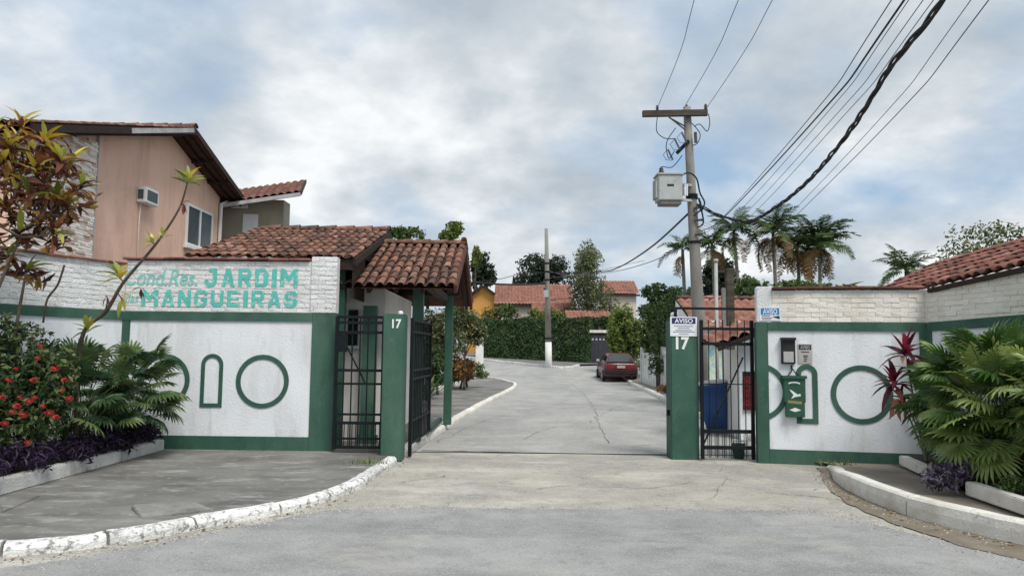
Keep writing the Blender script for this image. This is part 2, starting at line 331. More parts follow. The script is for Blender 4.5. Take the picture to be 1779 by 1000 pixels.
for cr, cw in ((((900, 765), (960, 742), (1020, 735), (1100, 738)), .003), (((1020, 735), (1080, 705), (1165, 690)), .003), (((760, 770), (830, 735), (905, 712)), .003), (((930, 850), (1010, 842), (1120, 848), (1200, 838)), .004), (((380, 800), (470, 830), (540, 820)), .0), (((1240, 800), (1260, 830), (1230, 870)), .0015)):
    if cw: crack([tuple(G(*q)[:2]) for q in cr], cw, 'road_crack')
# gutter of wet dirt below the right kerb
gl = [(4.18, 10.2), (3.8, 9.1), (3.58, 8.3), (3.5, 7.6), (3.5, 7.0), (3.62, 6.5), (3.75, 6.0), (4.3, 5.2), (5.2, 4.1)]
gr = [(4.3, 10.2), (4.0, 9.1), (3.9, 8.3), (3.9, 7.6), (3.95, 7.0), (4.12, 6.5), (4.3, 6.0), (4.9, 5.2), (6, 4.1)]
gl = [(p.x+.05*noise.noise(V((p.y*3, 0, 0)))+.015*noise.noise(V((p.y*13, 0, 4))), p.y) for p in catmull([(a, b, 0) for a, b in gl], 24)]
gr = [(p.x, p.y) for p in catmull([(a, b, 0) for a, b in gr], 6)]
struct(poly_sheet(gl+gr[::-1], .010, 'gutter', MT['wet_dirt']))

def kerb(path, name, m, wd=.15, h=.13, length=.8, jit=.012, side=1, sink=.03, hfun=None):
    """row of kerb stones along a path; the stones are children of the kerb"""
    pp = catmull([(a, b, 0) for a, b in path], 8)
    root = struct(put(name, None, Matrix.Translation(V((pp[0].x, pp[0].y, gz(pp[0].y))))))
    segs = []; cur = [pp[0]]; acc = 0; tgt = length*random.uniform(.8, 1.2)
    for a, b in zip(pp[:-1], pp[1:]):
        d = (b-a).length; n = max(1, int(d/.12)); 
        for k in range(n):
            q = a.lerp(b, (k+1)/n); acc += d/n; cur.append(q)
            if acc > tgt: segs.append(cur); cur = [q]; acc = 0; tgt = length*random.uniform(.8, 1.2)
    if len(cur) > 1: segs.append(cur)
    for sg in segs:
        mb = MB(); prof = []; n = len(sg); off = random.uniform(-jit, jit); dh = random.uniform(-jit, jit)
        st = max(1, n//5); sg = sg[::st] + ([sg[-1]] if (n-1) % st else [])
        n = len(sg); secs = []
        for i, q in enumerate(sg):
            t = (sg[min(i+1, n-1)]-sg[max(i-1, 0)]).normalized(); nn = V((-t.y, t.x, 0))*side
            q2 = q + t*(.012 if i == 0 else -.012 if i == n-1 else 0)
            hh = (hfun(q) if hfun else h)+dh; z0 = gz(q.y)
            row = []
            for (o, z) in ((0, -sink), (.0, hh*.55), (.012, hh-.02), (.035, hh), (wd-.01, hh+.002), (wd, hh-.03), (wd, -sink)):
                j = jit*.8*noise.noise(V((q.x*7+o*31, q.y*7, z*23)))
                row.append(q2+nn*(o+off+j)+V((0, 0, z0+z+(j if z > 0 else 0))))
            secs.append(row)
        k = len(secs[0]); vs = [v for r in secs for v in r]
        fs = [(i*k+j, (i+1)*k+j, (i+1)*k+j+1, i*k+j+1) for i in range(n-1) for j in range(k-1)]
        fs += [tuple(range(k)), tuple((n-1)*k+j for j in range(k-1, -1, -1))]
        mb.add(vs, fs).build('kerb_stone', m, root)
    return root
LK = [(-12, 3.6), (-9, 4.2), (-6, 4.75), (-3.72, 5.56), (-3.06, 5.97), (-2.54, 6.61), (-2.02, 7.27), (-1.69, 8.32), (-1.55, 10.3)]
LK2 = [(-1.53, 10.42), (-1.39, 12.78), (-1.1, 16.43), (-.63, 21.8), (.0, 27.9), (.24, 31.5), (.18, 34), (-.4, 36.2), (-1.6, 37.8), (-4, 39.2), (-8, 40)]
RK = [(4.3, 10.25), (4.1, 9.6), (3.91, 9.08), (3.78, 8.29), (3.78, 7.6), (3.84, 7.06), (4.04, 6.53), (4.2, 6.16), (4.9, 5.1), (7, 3), (12, 1)]
RK2 = [(4.2, 11.6), (4.25, 13), (4.42, 17), (4.68, 21.9), (5.06, 27), (5.45, 33), (5.75, 37.5), (6.0, 42)]
FK = [(-9, 60), (-4.0, 56.2), (-1.7, 52.2), (1, 48.2), (2.6, 45.9), (3.3, 45.6), (3.9, 46.2), (4.4, 47.6)]
kerb(LK, 'kerb_outer_left', MT['kerb_paint'], jit=.008, side=1, wd=.13, h=.092)
kerb(LK2, 'kerb_inner_left', MT['kerb_paint_cream'], jit=.006, side=1, length=1.2, h=.105)
kerb(RK, 'kerb_outer_right', MT['kerb_paint_cream'], jit=.006, side=1, h=.2, length=2.6, wd=.15, hfun=lambda q: .2 if q.y < 8.5 else .2-.09*(q.y-8.5))
kerb(RK2, 'kerb_inner_right', MT['kerb_paint_cream'], jit=.006, side=-1, length=1.2)
kerb(FK, 'kerb_far', MT['kerb_paint'], jit=.012, side=1, length=1.2)
def inset(path, d, n=6):
    pp = catmull([(a, b, 0) for a, b in path], n); o = []
    for i, q in enumerate(pp):
        t = (pp[min(i+1, len(pp)-1)]-pp[max(i-1, 0)]).normalized(); o.append((q.x-t.y*d, q.y+t.x*d))
    return o
struct(poly_sheet(inset(LK, .12)+inset(LK2, .13)+[(-9, 38), (-9, 30), (-9, 20), (-9, 12), (-12, 8)], .082, 'pavement_left', MT['pavement']))
struct(poly_sheet(inset(RK, .14)+[(12, 8), (6.5, 10.5), (4.2, 10.5)], .05, 'pavement_outer_right', MT['pavement_warm']))
struct(poly_sheet(inset(RK2, -.13)+[(12, 42), (12, 11.6)], .115, 'pavement_inner_right', MT['pavement_warm']))
struct(poly_sheet(inset(FK, .13)+[(9, 50.5), (9, 60), (-9, 66)], .11, 'pavement_far', MT['pavement']))
# loose broken slab and cover set in the left pavement
b = MB(); c = [G(*q, .09) for q in ((228, 882), (335, 873), (372, 886), (246, 899))]
b.hexa([p+V((0, 0, -.02)) for p in (c[3], c[2], c[1], c[0])]+[p+V((0, 0, .0+.011*i)) for i, p in enumerate((c[3], c[2], c[1], c[0]))])
tag(b.build('broken_slab', mat('slab', [(.17, .165, .155), (.29, .285, .27)], .9, 5, .6, 50, dirt=[((.12, .12, .11), 6, .52, .66, .7)]), bevel=.008), 'cracked concrete cover slab lifting beside the outer kerb', 'slab')
b = MB(); c = [G(*q, .085) for q in ((0, 876), (40, 858), (70, 861), (4, 890))]
b.hexa([p+V((0, 0, -.02)) for p in (c[3], c[2], c[1], c[0])]+[p+V((0, 0, .006)) for p in (c[3], c[2], c[1], c[0])])
tag(b.build('drain_cover', MT['pavement'], bevel=.006), 'thin concrete drain cover in the pavement by the left planter', 'cover')

# ------------------------------------------------------------------ tiles
def tile_mesh(name, ln=.4, r0=.064, r1=.052, th=.014, n=6):
    mb = MB(); vs = []
    for (y, r) in ((0, r0), (ln, r1)):
        for rr in (r, r-th):
            for k in range(n+1):
                a = math.pi*k/n; vs.append((math.cos(a)*rr, y, math.sin(a)*rr*.8))
    k = n+1; fs = []
    for j in range(n):
        fs.append((j, j+1, 2*k+j+1, 2*k+j)); fs.append((k+j+1, k+j, 3*k+j, 3*k+j+1)); fs.append((j+1, j, k+j, k+j+1)); fs.append((2*k+j, 2*k+j+1, 3*k+j+1, 3*k+j))
    fs += [(0, 2*k, 3*k, k), (n, k+n, 3*k+n, 2*k+n)]
    mb.add(vs, fs); return mb
TILE = tile_mesh('t').mesh('roof_tile', MT['tile'], True)
TILE_OLD = tile_mesh('t', .34, .075, .06).mesh('roof_tile_old', MT['tile_old'], True)
RIDGE = tile_mesh('t', .4, .12, .10, .018).mesh('ridge_tile', MT['tile'], True)
def frame(o, x, y):
    x = V(x).normalized(); y = V(y).normalized(); z = x.cross(y).normalized(); x = y.cross(z)
    m = Matrix((x, y, z)).transposed().to_4x4(); m.translation = V(o); return m
def lay_tiles(parent, o, u, v, wid, ln, me=TILE, pitch=.155, row=.305, jit=.008, name='tile'):
    u = V(u).normalized(); v = V(v).normalized(); nrm = u.cross(v); nc = int(round(wid/pitch)); nr = int(math.ceil(ln/row))
    for i in range(nc+1):
        for j in range(nr):
            q = V(o)+u*(i*wid/nc+random.uniform(-jit, jit))+v*(j*row-.03+random.uniform(-jit, jit)*1.5)+nrm*.028
            vv = (v+u*random.uniform(-.03, .03)+nrm*random.uniform(-.05, -.02)).normalized()
            put(name, me, frame(q, u, vv), parent)
def roof_sheet(o, u, v, wid, ln, pitch=.2, row=.4, amp=.04, sub=4):
    """pan-tile sheet: rounded columns with a step at each course"""
    u = V(u).normalized(); v = V(v).normalized(); nrm = u.cross(v).normalized(); mb = MB()
    nc = max(1, int(wid/pitch))*sub; nr = max(1, int(round(ln/row))); row = ln/nr
    vs = []
    for j in range(nr):
        for e in (0, 1):
            for i in range(nc+1):
                h = amp*(abs(math.sin(math.pi*i/sub))*1.3-.3)+(.03 if e == 0 else 0)
                vs.append(V(o)+u*(i*wid/nc)+v*((j+e)*row)+nrm*h)
    k = nc+1
    fs = [(r*k+i, r*k+i+1, (r+1)*k+i+1, (r+1)*k+i) for r in range(2*nr-1) for i in range(nc)]
    return mb.add(vs, fs)

# ------------------------------------------------------------------ walls
class Wall:
    def __init__(s, a, b): s.a = V((*a, 0)); s.b = V((*b, 0)); s.t = (s.b-s.a).normalized(); s.n = V((s.t.y, -s.t.x, 0)); s.len = (s.b-s.a).length
    def p(s, u, z, o=0): return s.a+s.t*u+s.n*o+V((0, 0, z))
    def hit(s, px, py):
        d = ray(px, py); k = (s.a-EYE).dot(s.n)/d.dot(s.n); q = EYE+d*k; return (q-s.a).dot(s.t), q.z
    def box(s, mb, u0, u1, z0, z1, o0, o1, z0b=None, z1b=None):
        z0b = z0 if z0b is None else z0b; z1b = z1 if z1b is None else z1b
        return mb.hexa([s.p(u0, z0, o1), s.p(u1, z0b, o1), s.p(u1, z0b, o0), s.p(u0, z0, o0), s.p(u0, z1, o1), s.p(u1, z1b, o1), s.p(u1, z1b, o0), s.p(u0, z1, o0)])
def brick_meshes(m):
    o = []
    for k in range(4):
        bm = bmesh.new(); bmesh.ops.create_cube(bm, size=1)
        for v in bm.verts:
            v.co = V((v.co.x*.209, v.co.y*.05, v.co.z*.0665))
            if v.co.y < 0: v.co += V((random.uniform(-.002, .002), random.uniform(-.004, .004), random.uniform(-.002, .002)))
        bmesh.ops.bevel(bm, geom=bm.edges[:], offset=.0045, segments=1, affect='EDGES')
        me = bpy.data.meshes.new('brick'); bm.to_mesh(me); bm.free(); me.materials.append(m); o.append(me)
    return o
BR_W = brick_meshes(MT['white_brick']); BR_C = brick_meshes(MT['warm_brick'])
def lay_bricks(W, parent, u0, u1, z0, z1, meshes, z1b=None, o=0.):
    h = .068; z = z0+h/2; j = 0; z1b = z1 if z1b is None else z1b
    while True:
        u = u0-(.106 if j % 2 else 0); any_ = False
        while u < u1-.01:
            a, b = max(u, u0), min(u+.212, u1); u += .212
            if b-a < .03: continue
            c = (a+b)/2; top = z1+(z1b-z1)*(c-u0)/(u1-u0)
            if z+h/2 <= top+.02:
                any_ = True; q = W.p(c, z, o-.022+random.uniform(-.0025, .0025))
                put('brick', random.choice(meshes), frame(q, W.t, -W.n) @ Matrix.Rotation(random.uniform(-.008, .008), 4, 'Y') @ Matrix.Diagonal(((b-a)/.212, 1, 1, 1)), parent)
        if not any_: break
        z += h; j += 1
def coping(W, parent, u0, u1, z0, z1, ln=.3, dep=(.05, -.2)):
    n = int((u1-u0)/ln); 
    for i in range(n):
        a = u0+(u1-u0)*i/n; b = u0+(u1-u0)*(i+1)/n-.006; za = z0+(z1-z0)*i/n+random.uniform(0, .012); mb = MB()
        W.box(mb, a, b, za, za+.035, dep[1], dep[0]+random.uniform(-.012, .012))
        mb.build('coping_tile', MT['tile_old'], parent, bevel=.008, seg=1)
def ring(W, parent, c, ro, ri, umin=None, name='ring', n=64, o=.012):
    mb = MB(); u, z = c
    def keep(a): return umin is None or u+math.cos(a)*ro > umin
    for k in range(n):
        a, b = 2*math.pi*k/n, 2*math.pi*(k+1)/n
        if not (keep(a) and keep(b)): continue
        q = [(ri, a), (ro, a), (ro, b), (ri, b)]
        f = []
        for off in (o, -.004):
            for r, t in q:
                uu = u+math.cos(t)*r
                if umin is not None: uu = max(uu, umin)
                f.append(W.p(uu, z+math.sin(t)*r, off))
        mb.hexa([f[4], f[5], f[6], f[7], f[0], f[1], f[2], f[3]])
    mb.build(name, MT['green_paint'], parent)
def arch(W, parent, u0, u1, z0, z1, wd=.06, o=.012):
    r = (u1-u0)/2; cu = (u0+u1)/2; path = [(u0, z0)]
    path += [(cu-r*math.cos(math.pi*k/14), z1-r+r*math.sin(math.pi*k/14)) for k in range(15)]+[(u1, z0)]
    inn = [(u0+wd, z0+wd)]+[(cu-(r-wd)*math.cos(math.pi*k/14), z1-r+(r-wd)*math.sin(math.pi*k/14)) for k in range(15)]+[(u1-wd, z0+wd)]
    mb = MB(); n = len(path)
    for k in range(n):
        a, b, c, d = path[k], path[(k+1) % n], inn[(k+1) % n], inn[k]
        mb.hexa([W.p(*q, -.004) for q in (a, b, c, d)]+[W.p(*q, o) for q in (a, b, c, d)])
    mb.build('arch_outline', MT['green_paint'], parent)
def text_verts(body, offset=0., shear=0.):
    cu = bpy.data.curves.new('t', 'FONT'); cu.body = body; cu.size = 1; cu.offset = offset; cu.shear = shear; cu.resolution_u = 3
    ob = bpy.data.objects.new('t', cu); C.objects.link(ob); dg = bpy.context.evaluated_depsgraph_get()
    me = bpy.data.meshes.new_from_object(ob.evaluated_get(dg)); v = [q.co.copy() for q in me.vertices]; f = [tuple(p.vertices) for p in me.polygons]
    bpy.data.objects.remove(ob); bpy.data.curves.remove(cu); bpy.data.meshes.remove(me)
    x0 = min(q.x for q in v); x1 = max(q.x for q in v); y0 = min(q.y for q in v); y1 = max(q.y for q in v)
    return [((q.x-x0)/(x1-x0), (q.y-y0)/(y1-y0)) for q in v], f
def letter(fn, body, m, parent, name='lettering', offset=0., shear=0.):
    v, f = text_verts(body, offset, shear); return MB().add([fn(a, b) for a, b in v], f).build(name, m, parent)
def on_wall(W, box, o):   # px box x0,y0,x1,y1 -> mapping on the wall
    u0, z1 = W.hit(box[0], box[1]); u1, z0 = W.hit(box[2], box[3]); return lambda a, b: W.p(u0+(u1-u0)*a, z0+(z1-z0)*b, o)

# --- left sign wall
WL = Wall((-5.68, 10.84), (-2.56, 10.78)); U1 = WL.len
t = thing('boundary_wall', 'white wall with teal JARDIM MANGUEIRAS lettering beside the left gate', 'wall', WL.p(U1/2, .1))
GP = MT['green_paint']; WP = MT['white_plaster']
UC = WL.hit(540, 650)[0]
mb = MB(); WL.box(mb, 0, U1, .0, 2.0, -.15, 0); mb.build('plaster_panel', WP, t)
mb = MB(); WL.box(mb, 0.01, U1-.01, 2.0, 2.81, -.15, -.007); mb.build('wall_core', MT['white_brick'], t)
mb = MB(); WL.box(mb, .1, UC, .05, .275, -.1, .02); mb.build('base_band', GP, t)
mb = MB(); WL.box(mb, -.01, UC, 1.93, 2.055, -.1, .022); mb.build('top_band', GP, t)
mb = MB(); WL.box(mb, UC, U1+.01, .05, 2.06, -.17, .024); mb.build('corner_post', GP, t, bevel=.008)
mb = MB(); WL.box(mb, -.06, .1, .1, 1.93, -.1, .019); mb.build('corner_post', GP, t, bevel=.008)
US = WL.hit(541, 500)[0]
lay_bricks(WL, t, 0, US-.02, 2.06, 2.80, BR_W)
lay_bricks(WL, t, US, U1, 2.06, 2.88, BR_W, o=.02)
mb = MB(); WL.box(mb, US-.005, U1-.003, 2.0, 2.885, -.16, .006); mb.build('pier_core', MT['white_brick'], t, bevel=.01)
coping(WL, t, -.05, US-.02, 2.815, 2.82)
k = 119.
cu, cz = WL.hit(456, 662); ring(WL, t, (cu, cz), .385, .318)
cu, cz = WL.hit(284, 660); ring(WL, t, (cu, cz), .385, .318)
a0, z1_ = WL.hit(351, 614); a1, z0_ = WL.hit(385, 707); arch(WL, t, a0, a1, z0_, z1_, .055)
def rc(x0, y0, x1, y1): return [(x0, y0), (x1, y0), (x1, y1), (x0, y1)]
GLY = {'J': [rc(.6, .22, .92, 1), rc(.3, .8, .6, 1), [(.0, .22), (.2, 0), (.72, 0), (.92, .22)], rc(0, .22, .3, .38)],
 'A': [[(0, 0), (.29, 0), (.5, .7), (.5, 1), (.33, 1)], [(.5, .7), (.71, 0), (1, 0), (.67, 1), (.5, 1)], [(.35, .2), (.65, .2), (.60, .36), (.40, .36)]],
 'R': [rc(0, 0, .29, 1), [(.29, .82), (.69, .82), (.78, 1), (.29, 1)], [(.69, .6), (1, .6), (1, .84), (.78, 1), (.69, .82)], [(.29, .42), (.84, .42), (1, .6), (.29, .6)], [(.42, .42), (.74, .42), (1.02, 0), (.7, 0)]],
 'D': [rc(0, 0, .29, 1), [(.29, .81), (.64, .81), (.74, 1), (.29, 1)], [(.64, .19), (.74, 0), (1, .25), (1, .75), (.74, 1), (.64, .81)], [(.29, 0), (.74, 0), (.64, .19), (.29, .19)]],
 'I': [rc(0, 0, 1, 1)],
 'M': [rc(0, 0, .24, 1), rc(.76, 0, 1, 1), [(.24, .6), (.5, .28), (.5, .64), (.24, 1)], [(.5, .28), (.76, .6), (.76, 1), (.5, .64)]],
 'N': [rc(0, 0, .26, 1), rc(.74, 0, 1, 1), [(.26, .58), (.74, 0), (.74, .42), (.26, 1)]],
 'G': [rc(0, .22, .29, .78), [(0, .22), (.2, 0), (.8, 0), (1, .2), (.72, .2), (.29, .22)], [(0, .78), (1, .78), (.8, 1), (.2, 1)], rc(.72, .2, 1, .52), rc(.5, .36, .72, .52), rc(.74, .68, 1, .78)],
 'U': [rc(0, .22, .29, 1), rc(.71, .22, 1, 1), [(0, .22), (.2, 0), (.8, 0), (1, .22)]],
 'E': [rc(0, 0, .3, 1), rc(.3, 0, 1, .19), rc(.3, .41, .9, .59), rc(.3, .81, 1, 1)],
 'S': [[(0, .8), (1, .8), (.82, 1), (.18, 1)], rc(0, .58, .3, .8), [(0, .58), (.2, .41), (1, .41), (.82, .58)], rc(.7, .2, 1, .41), [(0, .2), (.18, 0), (.82, 0), (1, .2)], rc(0, .2, .3, .3), rc(.7, .7, 1, .8)]}
def block_text(fn, body, m, parent):
    wd = [{'I': .34, 'M': 1.25}.get(c, .95) for c in body]; gap = .26; tot = sum(wd)+gap*(len(body)-1); x = 0; mb = MB()
    for c, w_ in zip(body, wd):
        for pl in GLY[c]:
            jx = random.uniform(-.008, .008); pts = [((x+a*w_)/tot, b+jx) for a, b in pl]; mb.add([fn(*q) for q in pts], [tuple(range(len(pts)))])
        x += w_+gap
    return mb.build('lettering', m, parent)
block_text(on_wall(WL, (357, 466, 517, 499), .009), 'JARDIM', MT['letter_teal'], t)
block_text(on_wall(WL, (247, 503, 516, 534), .009), 'MANGUEIRAS', MT['letter_teal'], t)
letter(on_wall(WL, (219, 466, 343, 497), .009), 'Cond.Res.', MT['letter_faded'], t, offset=.012, shear=.25)
letter(on_wall(WL, (219, 508, 241, 526), .009), 'das', MT['letter_faded'], t, offset=.004, shear=.25)
# --- left flank wall running towards the street
WLL = Wall((-7.5, 6.2), (-5.69, 10.83)); U2 = WLL.len
t = thing('boundary_wall', 'white flank wall behind the croton and red flowering bush', 'wall', WLL.p(U2/2, .1))
mb = MB(); WLL.box(mb, 0, U2, .0, 2.0, -.15, 0); mb.build('plaster_panel', WP, t)
mb = MB(); WLL.box(mb, 0, U2, 2.0, 2.72, -.15, -.007); mb.build('wall_core', MT['white_brick'], t)
mb = MB(); WLL.box(mb, 0, U2, 1.93, 2.055, -.1, .022); mb.build('top_band', GP, t)
mb = MB(); WLL.box(mb, 0, U2, .1, .3, -.1, .02); mb.build('base_band', GP, t)
lay_bricks(WLL, t, 0, U2, 2.06, 2.72, BR_W); coping(WLL, t, 0, U2, 2.73, 2.73)
# --- right wall with boxes and circles
WR = Wall((3.52, 10.62), (5.72, 10.2)); U3 = WR.len
t = thing('boundary_wall', 'white wall with green circle and arch beside the right gate', 'wall', WR.p(U3/2, .0))
UCR = WR.hit(1335, 650)[0]
mb = MB(); WR.box(mb, 0, U3+.05, -.05, 1.95, -.15, 0); mb.build('plaster_panel', WP, t)
mb = MB(); WR.box(mb, 0.01, U3, 1.95, 2.44, -.15, -.006); mb.build('wall_core', MT['white_brick'], t)
mb = MB(); WR.box(mb, UCR, U3-.02, -.03, .2, -.1, .02); mb.build('base_band', GP, t)
mb = MB(); WR.box(mb, UCR, U3+.02, 1.865, 1.985, -.1, .022); mb.build('top_band', GP, t)
mb = MB(); WR.box(mb, -.02, UCR, -.03, 1.99, -.17, .024); mb.build('corner_post', GP, t, bevel=.008)
mb = MB(); WR.box(mb, U3-.1, U3-.015, .2, 1.865, -.1, .019); mb.build('corner_post', GP, t)
UP = WR.hit(1341, 520)[0]
lay_bricks(WR, t, UP, U3+.02, 1.99, 2.44, BR_C)
mb = MB(); WR.box(mb, -.005, UP, 1.97, 2.5, -.16, .012); mb.build('pier', MT['white_brick'], t, bevel=.012)
coping(WR, t, UP, U3+.05, 2.45, 2.45, dep=(.06, -.22))
cu, cz = WR.hit(1497, 685); ring(WR, t, (cu, cz), .405, .335)
cu, cz = WR.hit(1316, 680); ring(WR, t, (cu, cz), .41, .34, umin=UCR-.01)
a0, z1_ = WR.hit(1382, 632); a1, z0_ = WR.hit(1422, 736); arch(WR, t, a0, a1, z0_, z1_, .07)
# --- right flank wall with tiled lean-to roof behind
WRR = Wall((5.715, 10.19), (6.45, 6.0)); U4 = WRR.len
t = thing('boundary_wall', 'white flank wall behind the big fan palm on the right', 'wall', WRR.p(U4/2, .1))
mb = MB(); WRR.box(mb, 0, U4, -.05, 1.97, -.15, 0); mb.build('plaster_panel', WP, t)
mb = MB(); WRR.box(mb, 0, U4, 1.97, 2.42, -.15, -.006, 1.97, 2.75); mb.build('wall_core', MT['white_brick'], t)
mb = MB(); WRR.box(mb, 0.03, U4, 1.865, 1.985, -.1, .022, 1.98, 2.1); mb.build('top_band', GP, t)
mb = MB(); WRR.box(mb, 0.0, .1, .1, 1.865, -.1, .019); mb.build('corner_post', GP, t)
lay_bricks(WRR, t, .02, U4, 1.99, 2.42, BR_C, z1b=2.74)
mb = MB(); WRR.box(mb, -.03, .035, 1.98, 2.44, -.12, .004); mb.build('corner_strip', MT['warm_brick'], t)

# ------------------------------------------------------------------ guardhouse
t = thing('guardhouse', 'small gatehouse with two terracotta tile roofs on green posts behind the left gate', 'gatehouse', (-3, 13, .12))
mb = MB(); mb.box(-4.95, -2.06, 12.0, 15.2, .06, 2.52); mb.box(-4.95, -2.4, 12.002, 15.2, 2.52, 3.0); mb.build('wall', MT['hut_wall'], t)
mb = MB(); mb.box(-2.36, -2.2, 11.2, 11.22, 2.3, 2.3+.01) if False else None
q0 = P(606, 538, 11.98); q1 = P(621, 600, 11.98)
wn = MB().box(q0.x, q1.x, 11.96, 11.998, q1.z, q0.z).build('window', MT['dark_glass'], t)
MB().box(q0.x-.03, q1.x+.03, 11.95, 11.997, q1.z-.05, q1.z-.002).build('sill', MT['hut_wall'], wn)
q0 = P(632, 531, 11.7); q1 = P(650, 725, 11.7)
dr = MB().box(q0.x, q1.x, 11.66, 11.8, .06, q0.z).build('door_post', MT['green_metal'], t)
MB().box(q0.x-.04, q1.x+.04, 11.62, 11.84, .06, .2).build('foot', MT['green_paint'], dr)
# posts and beams
for (x, y, wd, top) in ((-2.62, 11.3, .15, 2.85), (-1.5, 11.85, .17, 2.62), (-1.23, 14.55, .15, 2.65), (-2.6, 14.9, .15, 2.65)):
    MB().box(x-wd/2, x+wd/2, y-wd/2, y+wd/2, .1, top).build('post', MT['green_metal'], t, bevel=.01)
MB().box(-2.69, -1.02, 11.77, 11.93, 2.52, 2.66).build('beam', MT['dark_wood'], t)
MB().box(-2.69, -1.02, 14.47, 14.63, 2.60, 2.74).build('beam', MT['dark_wood'], t)
MB().box(-1.36, -1.24, 11.4, 15.5, 2.48, 2.6).build('beam', MT['dark_wood'], t)
MB().box(-1.4, -1.33, 12.6, 14.5, .17, .24).build('low_rail', MT['rail_iron'], t)
# lower canopy roof
E2, R2, B2 = V((-2.72, 11.2, 2.5)), V((-2.72, 13.45, 3.44)), V((-2.72, 15.7, 2.5)); X2 = -.86
vv = (R2-E2); ln = vv.length
rf = roof_sheet(E2, (1, 0, 0), vv, X2-E2.x, ln, .175, .36, -.03).build('roof', MT['tile_sheet'], t, True)
tag(rf, 'lower tiled canopy roof')
lay_tiles(rf, E2+V((.09, 0, 0)), (1, 0, 0), vv, X2-E2.x-.15, ln)
rb = roof_sheet(V((X2, B2.y, B2.z)), (-1, 0, 0), V((0, -2.25, .94)), X2-E2.x, ln, .175, .36, .05).build('roof_back', MT['tile_sheet'], t, True)
for i in range(6): put('ridge_tile', RIDGE, frame((X2+.02-.33*i, R2.y, R2.z+.03), (0, 1, 0), (-1, 0, -.04)), rf)
b = MB()
for i in range(5):
    x = -2.6+i*.41
    b.bar((x, 11.25, 2.44), (x, 13.45, 3.36), .06, .09); b.bar((x, 15.65, 2.44), (x, 13.45, 3.36), .06, .09)
b.build('rafter', MT['dark_wood'], t)
MB().add([(-2.72, 11.2, 2.46), (X2, 11.2, 2.46), (X2, 13.45, 3.40), (-2.72, 13.45, 3.40), (-2.72, 15.7, 2.46), (X2, 15.7, 2.46)], [(3, 2, 1, 0), (4, 5, 2, 3)]).build('soffit', MT['soffit'], t)
b = MB(); b.bar((X2+.0, 11.18, 2.46), (X2, 13.45, 3.40), .05, .13); b.bar((X2, 15.72, 2.46), (X2, 13.45, 3.40), .05, .13); b.build('bargeboard', MT['soffit'], t)
# verge tiles down the far slope edge
for j in range(7):
    f_ = j/6.6; q = V((X2-.02, 15.7-2.25*f_, 2.5+.94*f_+.04)); put('tile', TILE, frame(q, (-1, 0, 0), (0, -2.25, .94)), rb)
gp = MB().add([(-1.15, 12.2, 2.74), (-1.15, 14.7, 2.74), (-1.15, 13.45, 3.3)], [(0, 1, 2)]).build('gable_panel', MT['soffit'], t)
for i in range(2):
    for j in range(2):
        MB().box(-1.148, -1.12, 13.1+.36*i, 13.4+.36*i, 2.82+.16*j, 2.95+.16*j).build('gable_pane', MT['sign_white'], gp)
# upper roof
E1, R1 = V((-4.92, 10.98, 2.88)), V((-4.92, 14.0, 3.77)); X1 = -2.36; vv = R1-E1; ln = vv.length
rf = roof_sheet(E1, (1, 0, 0), vv, X1-E1.x, ln, .175, .36, -.03).build('roof', MT['tile_sheet'], t, True)
tag(rf, 'upper tiled roof behind the lettered wall')
lay_tiles(rf, E1+V((.09, 0, 0)), (1, 0, 0), vv, X1-E1.x-.15, ln, row=.33)
roof_sheet(V((X1, 16.8, 2.88)), (-1, 0, 0), V((0, -2.8, .89)), X1-E1.x, 2.94, .175, .36, .05).build('roof_back', MT['tile_sheet'], t, True)
for i in range(7): put('ridge_tile', RIDGE, frame((X1+.03-.345*i, R1.y, R1.z+.03), (0, 1, 0), (-1, 0, -.04)), rf)
MB().add([(X1-.04, 11.05, 2.3), (X1-.04, 16.7, 2.3), (X1-.04, 16.7, 2.85), (X1-.04, 14, 3.69), (X1-.04, 11.05, 2.82)], [(0, 1, 2, 3, 4)]).build('gable_panel', MT['dark_wood'], t)
b = MB(); b.bar((X1, 10.97, 2.83), (X1, 14.0, 3.72), .05, .11); b.bar((X1, 16.8, 2.83), (X1, 14.0, 3.72), .05, .11); b.build('bargeboard', MT['dark_wood'], t)
MB().box(-2.7, -2.38, 11.0, 11.1, 2.72, 2.84).build('beam', MT['dark_wood'], t)

# ------------------------------------------------------------------ gate pillars and gates
t = thing('gate_pillar', 'green gate pillar with white number 17 at the left kerb', 'pillar', (-1.65, 10.5, .12))
pl = MB().box(-1.80, -1.50, 10.38, 10.68, .0, 2.04).build('shaft', GP, t, bevel=.012)
fn = lambda a, b: V((P(681, 570, 10.37).x+(P(697, 570, 10.37).x-P(681, 570, 10.37).x)*a, 10.372, P(681, 570, 10.37).z+(P(681, 554, 10.37).z-P(681, 570, 10.37).z)*b))
letter(fn, '17', MT['number_white'], t, 'number', .03)
MB().lathe((-1.57, 10.45, 2.04), [(.035, 0), (.035, .03), (.02, .045)], 10).build('cap_light', MT['sign_white'], t)
YR = 10.86
t = thing('gate_pillar', 'green gate pillar with AVISO sign and number 17 right of the road', 'pillar', (2.55, YR+.2, 0))
XA, XB = P(1166, 680, YR).x, P(1214, 680, YR).x
MB().box(XA, XB, YR, YR+.36, -.05, P(1190, 556, YR).z).build('shaft', GP, t, bevel=.012)
MB().box(XA-.04, XA-.002, YR+.1, YR+.16, .62, .7).build('latch', MT['black_iron'], t)
q0 = P(1174, 607, YR); q1 = P(1197, 585, YR)
letter(lambda a, b: V((q0.x+(q1.x-q0.x)*a, YR-.008, q0.z+(q1.z-q0.z)*b)), '17', MT['number_white'], t, 'number', .035)
MB().lathe((XA+.09, YR+.15, P(1190, 556, YR).z), [(.06, 0), (.06, .1), (.04, .12)], 12).build('cap_light', MT['sign_white'], t)
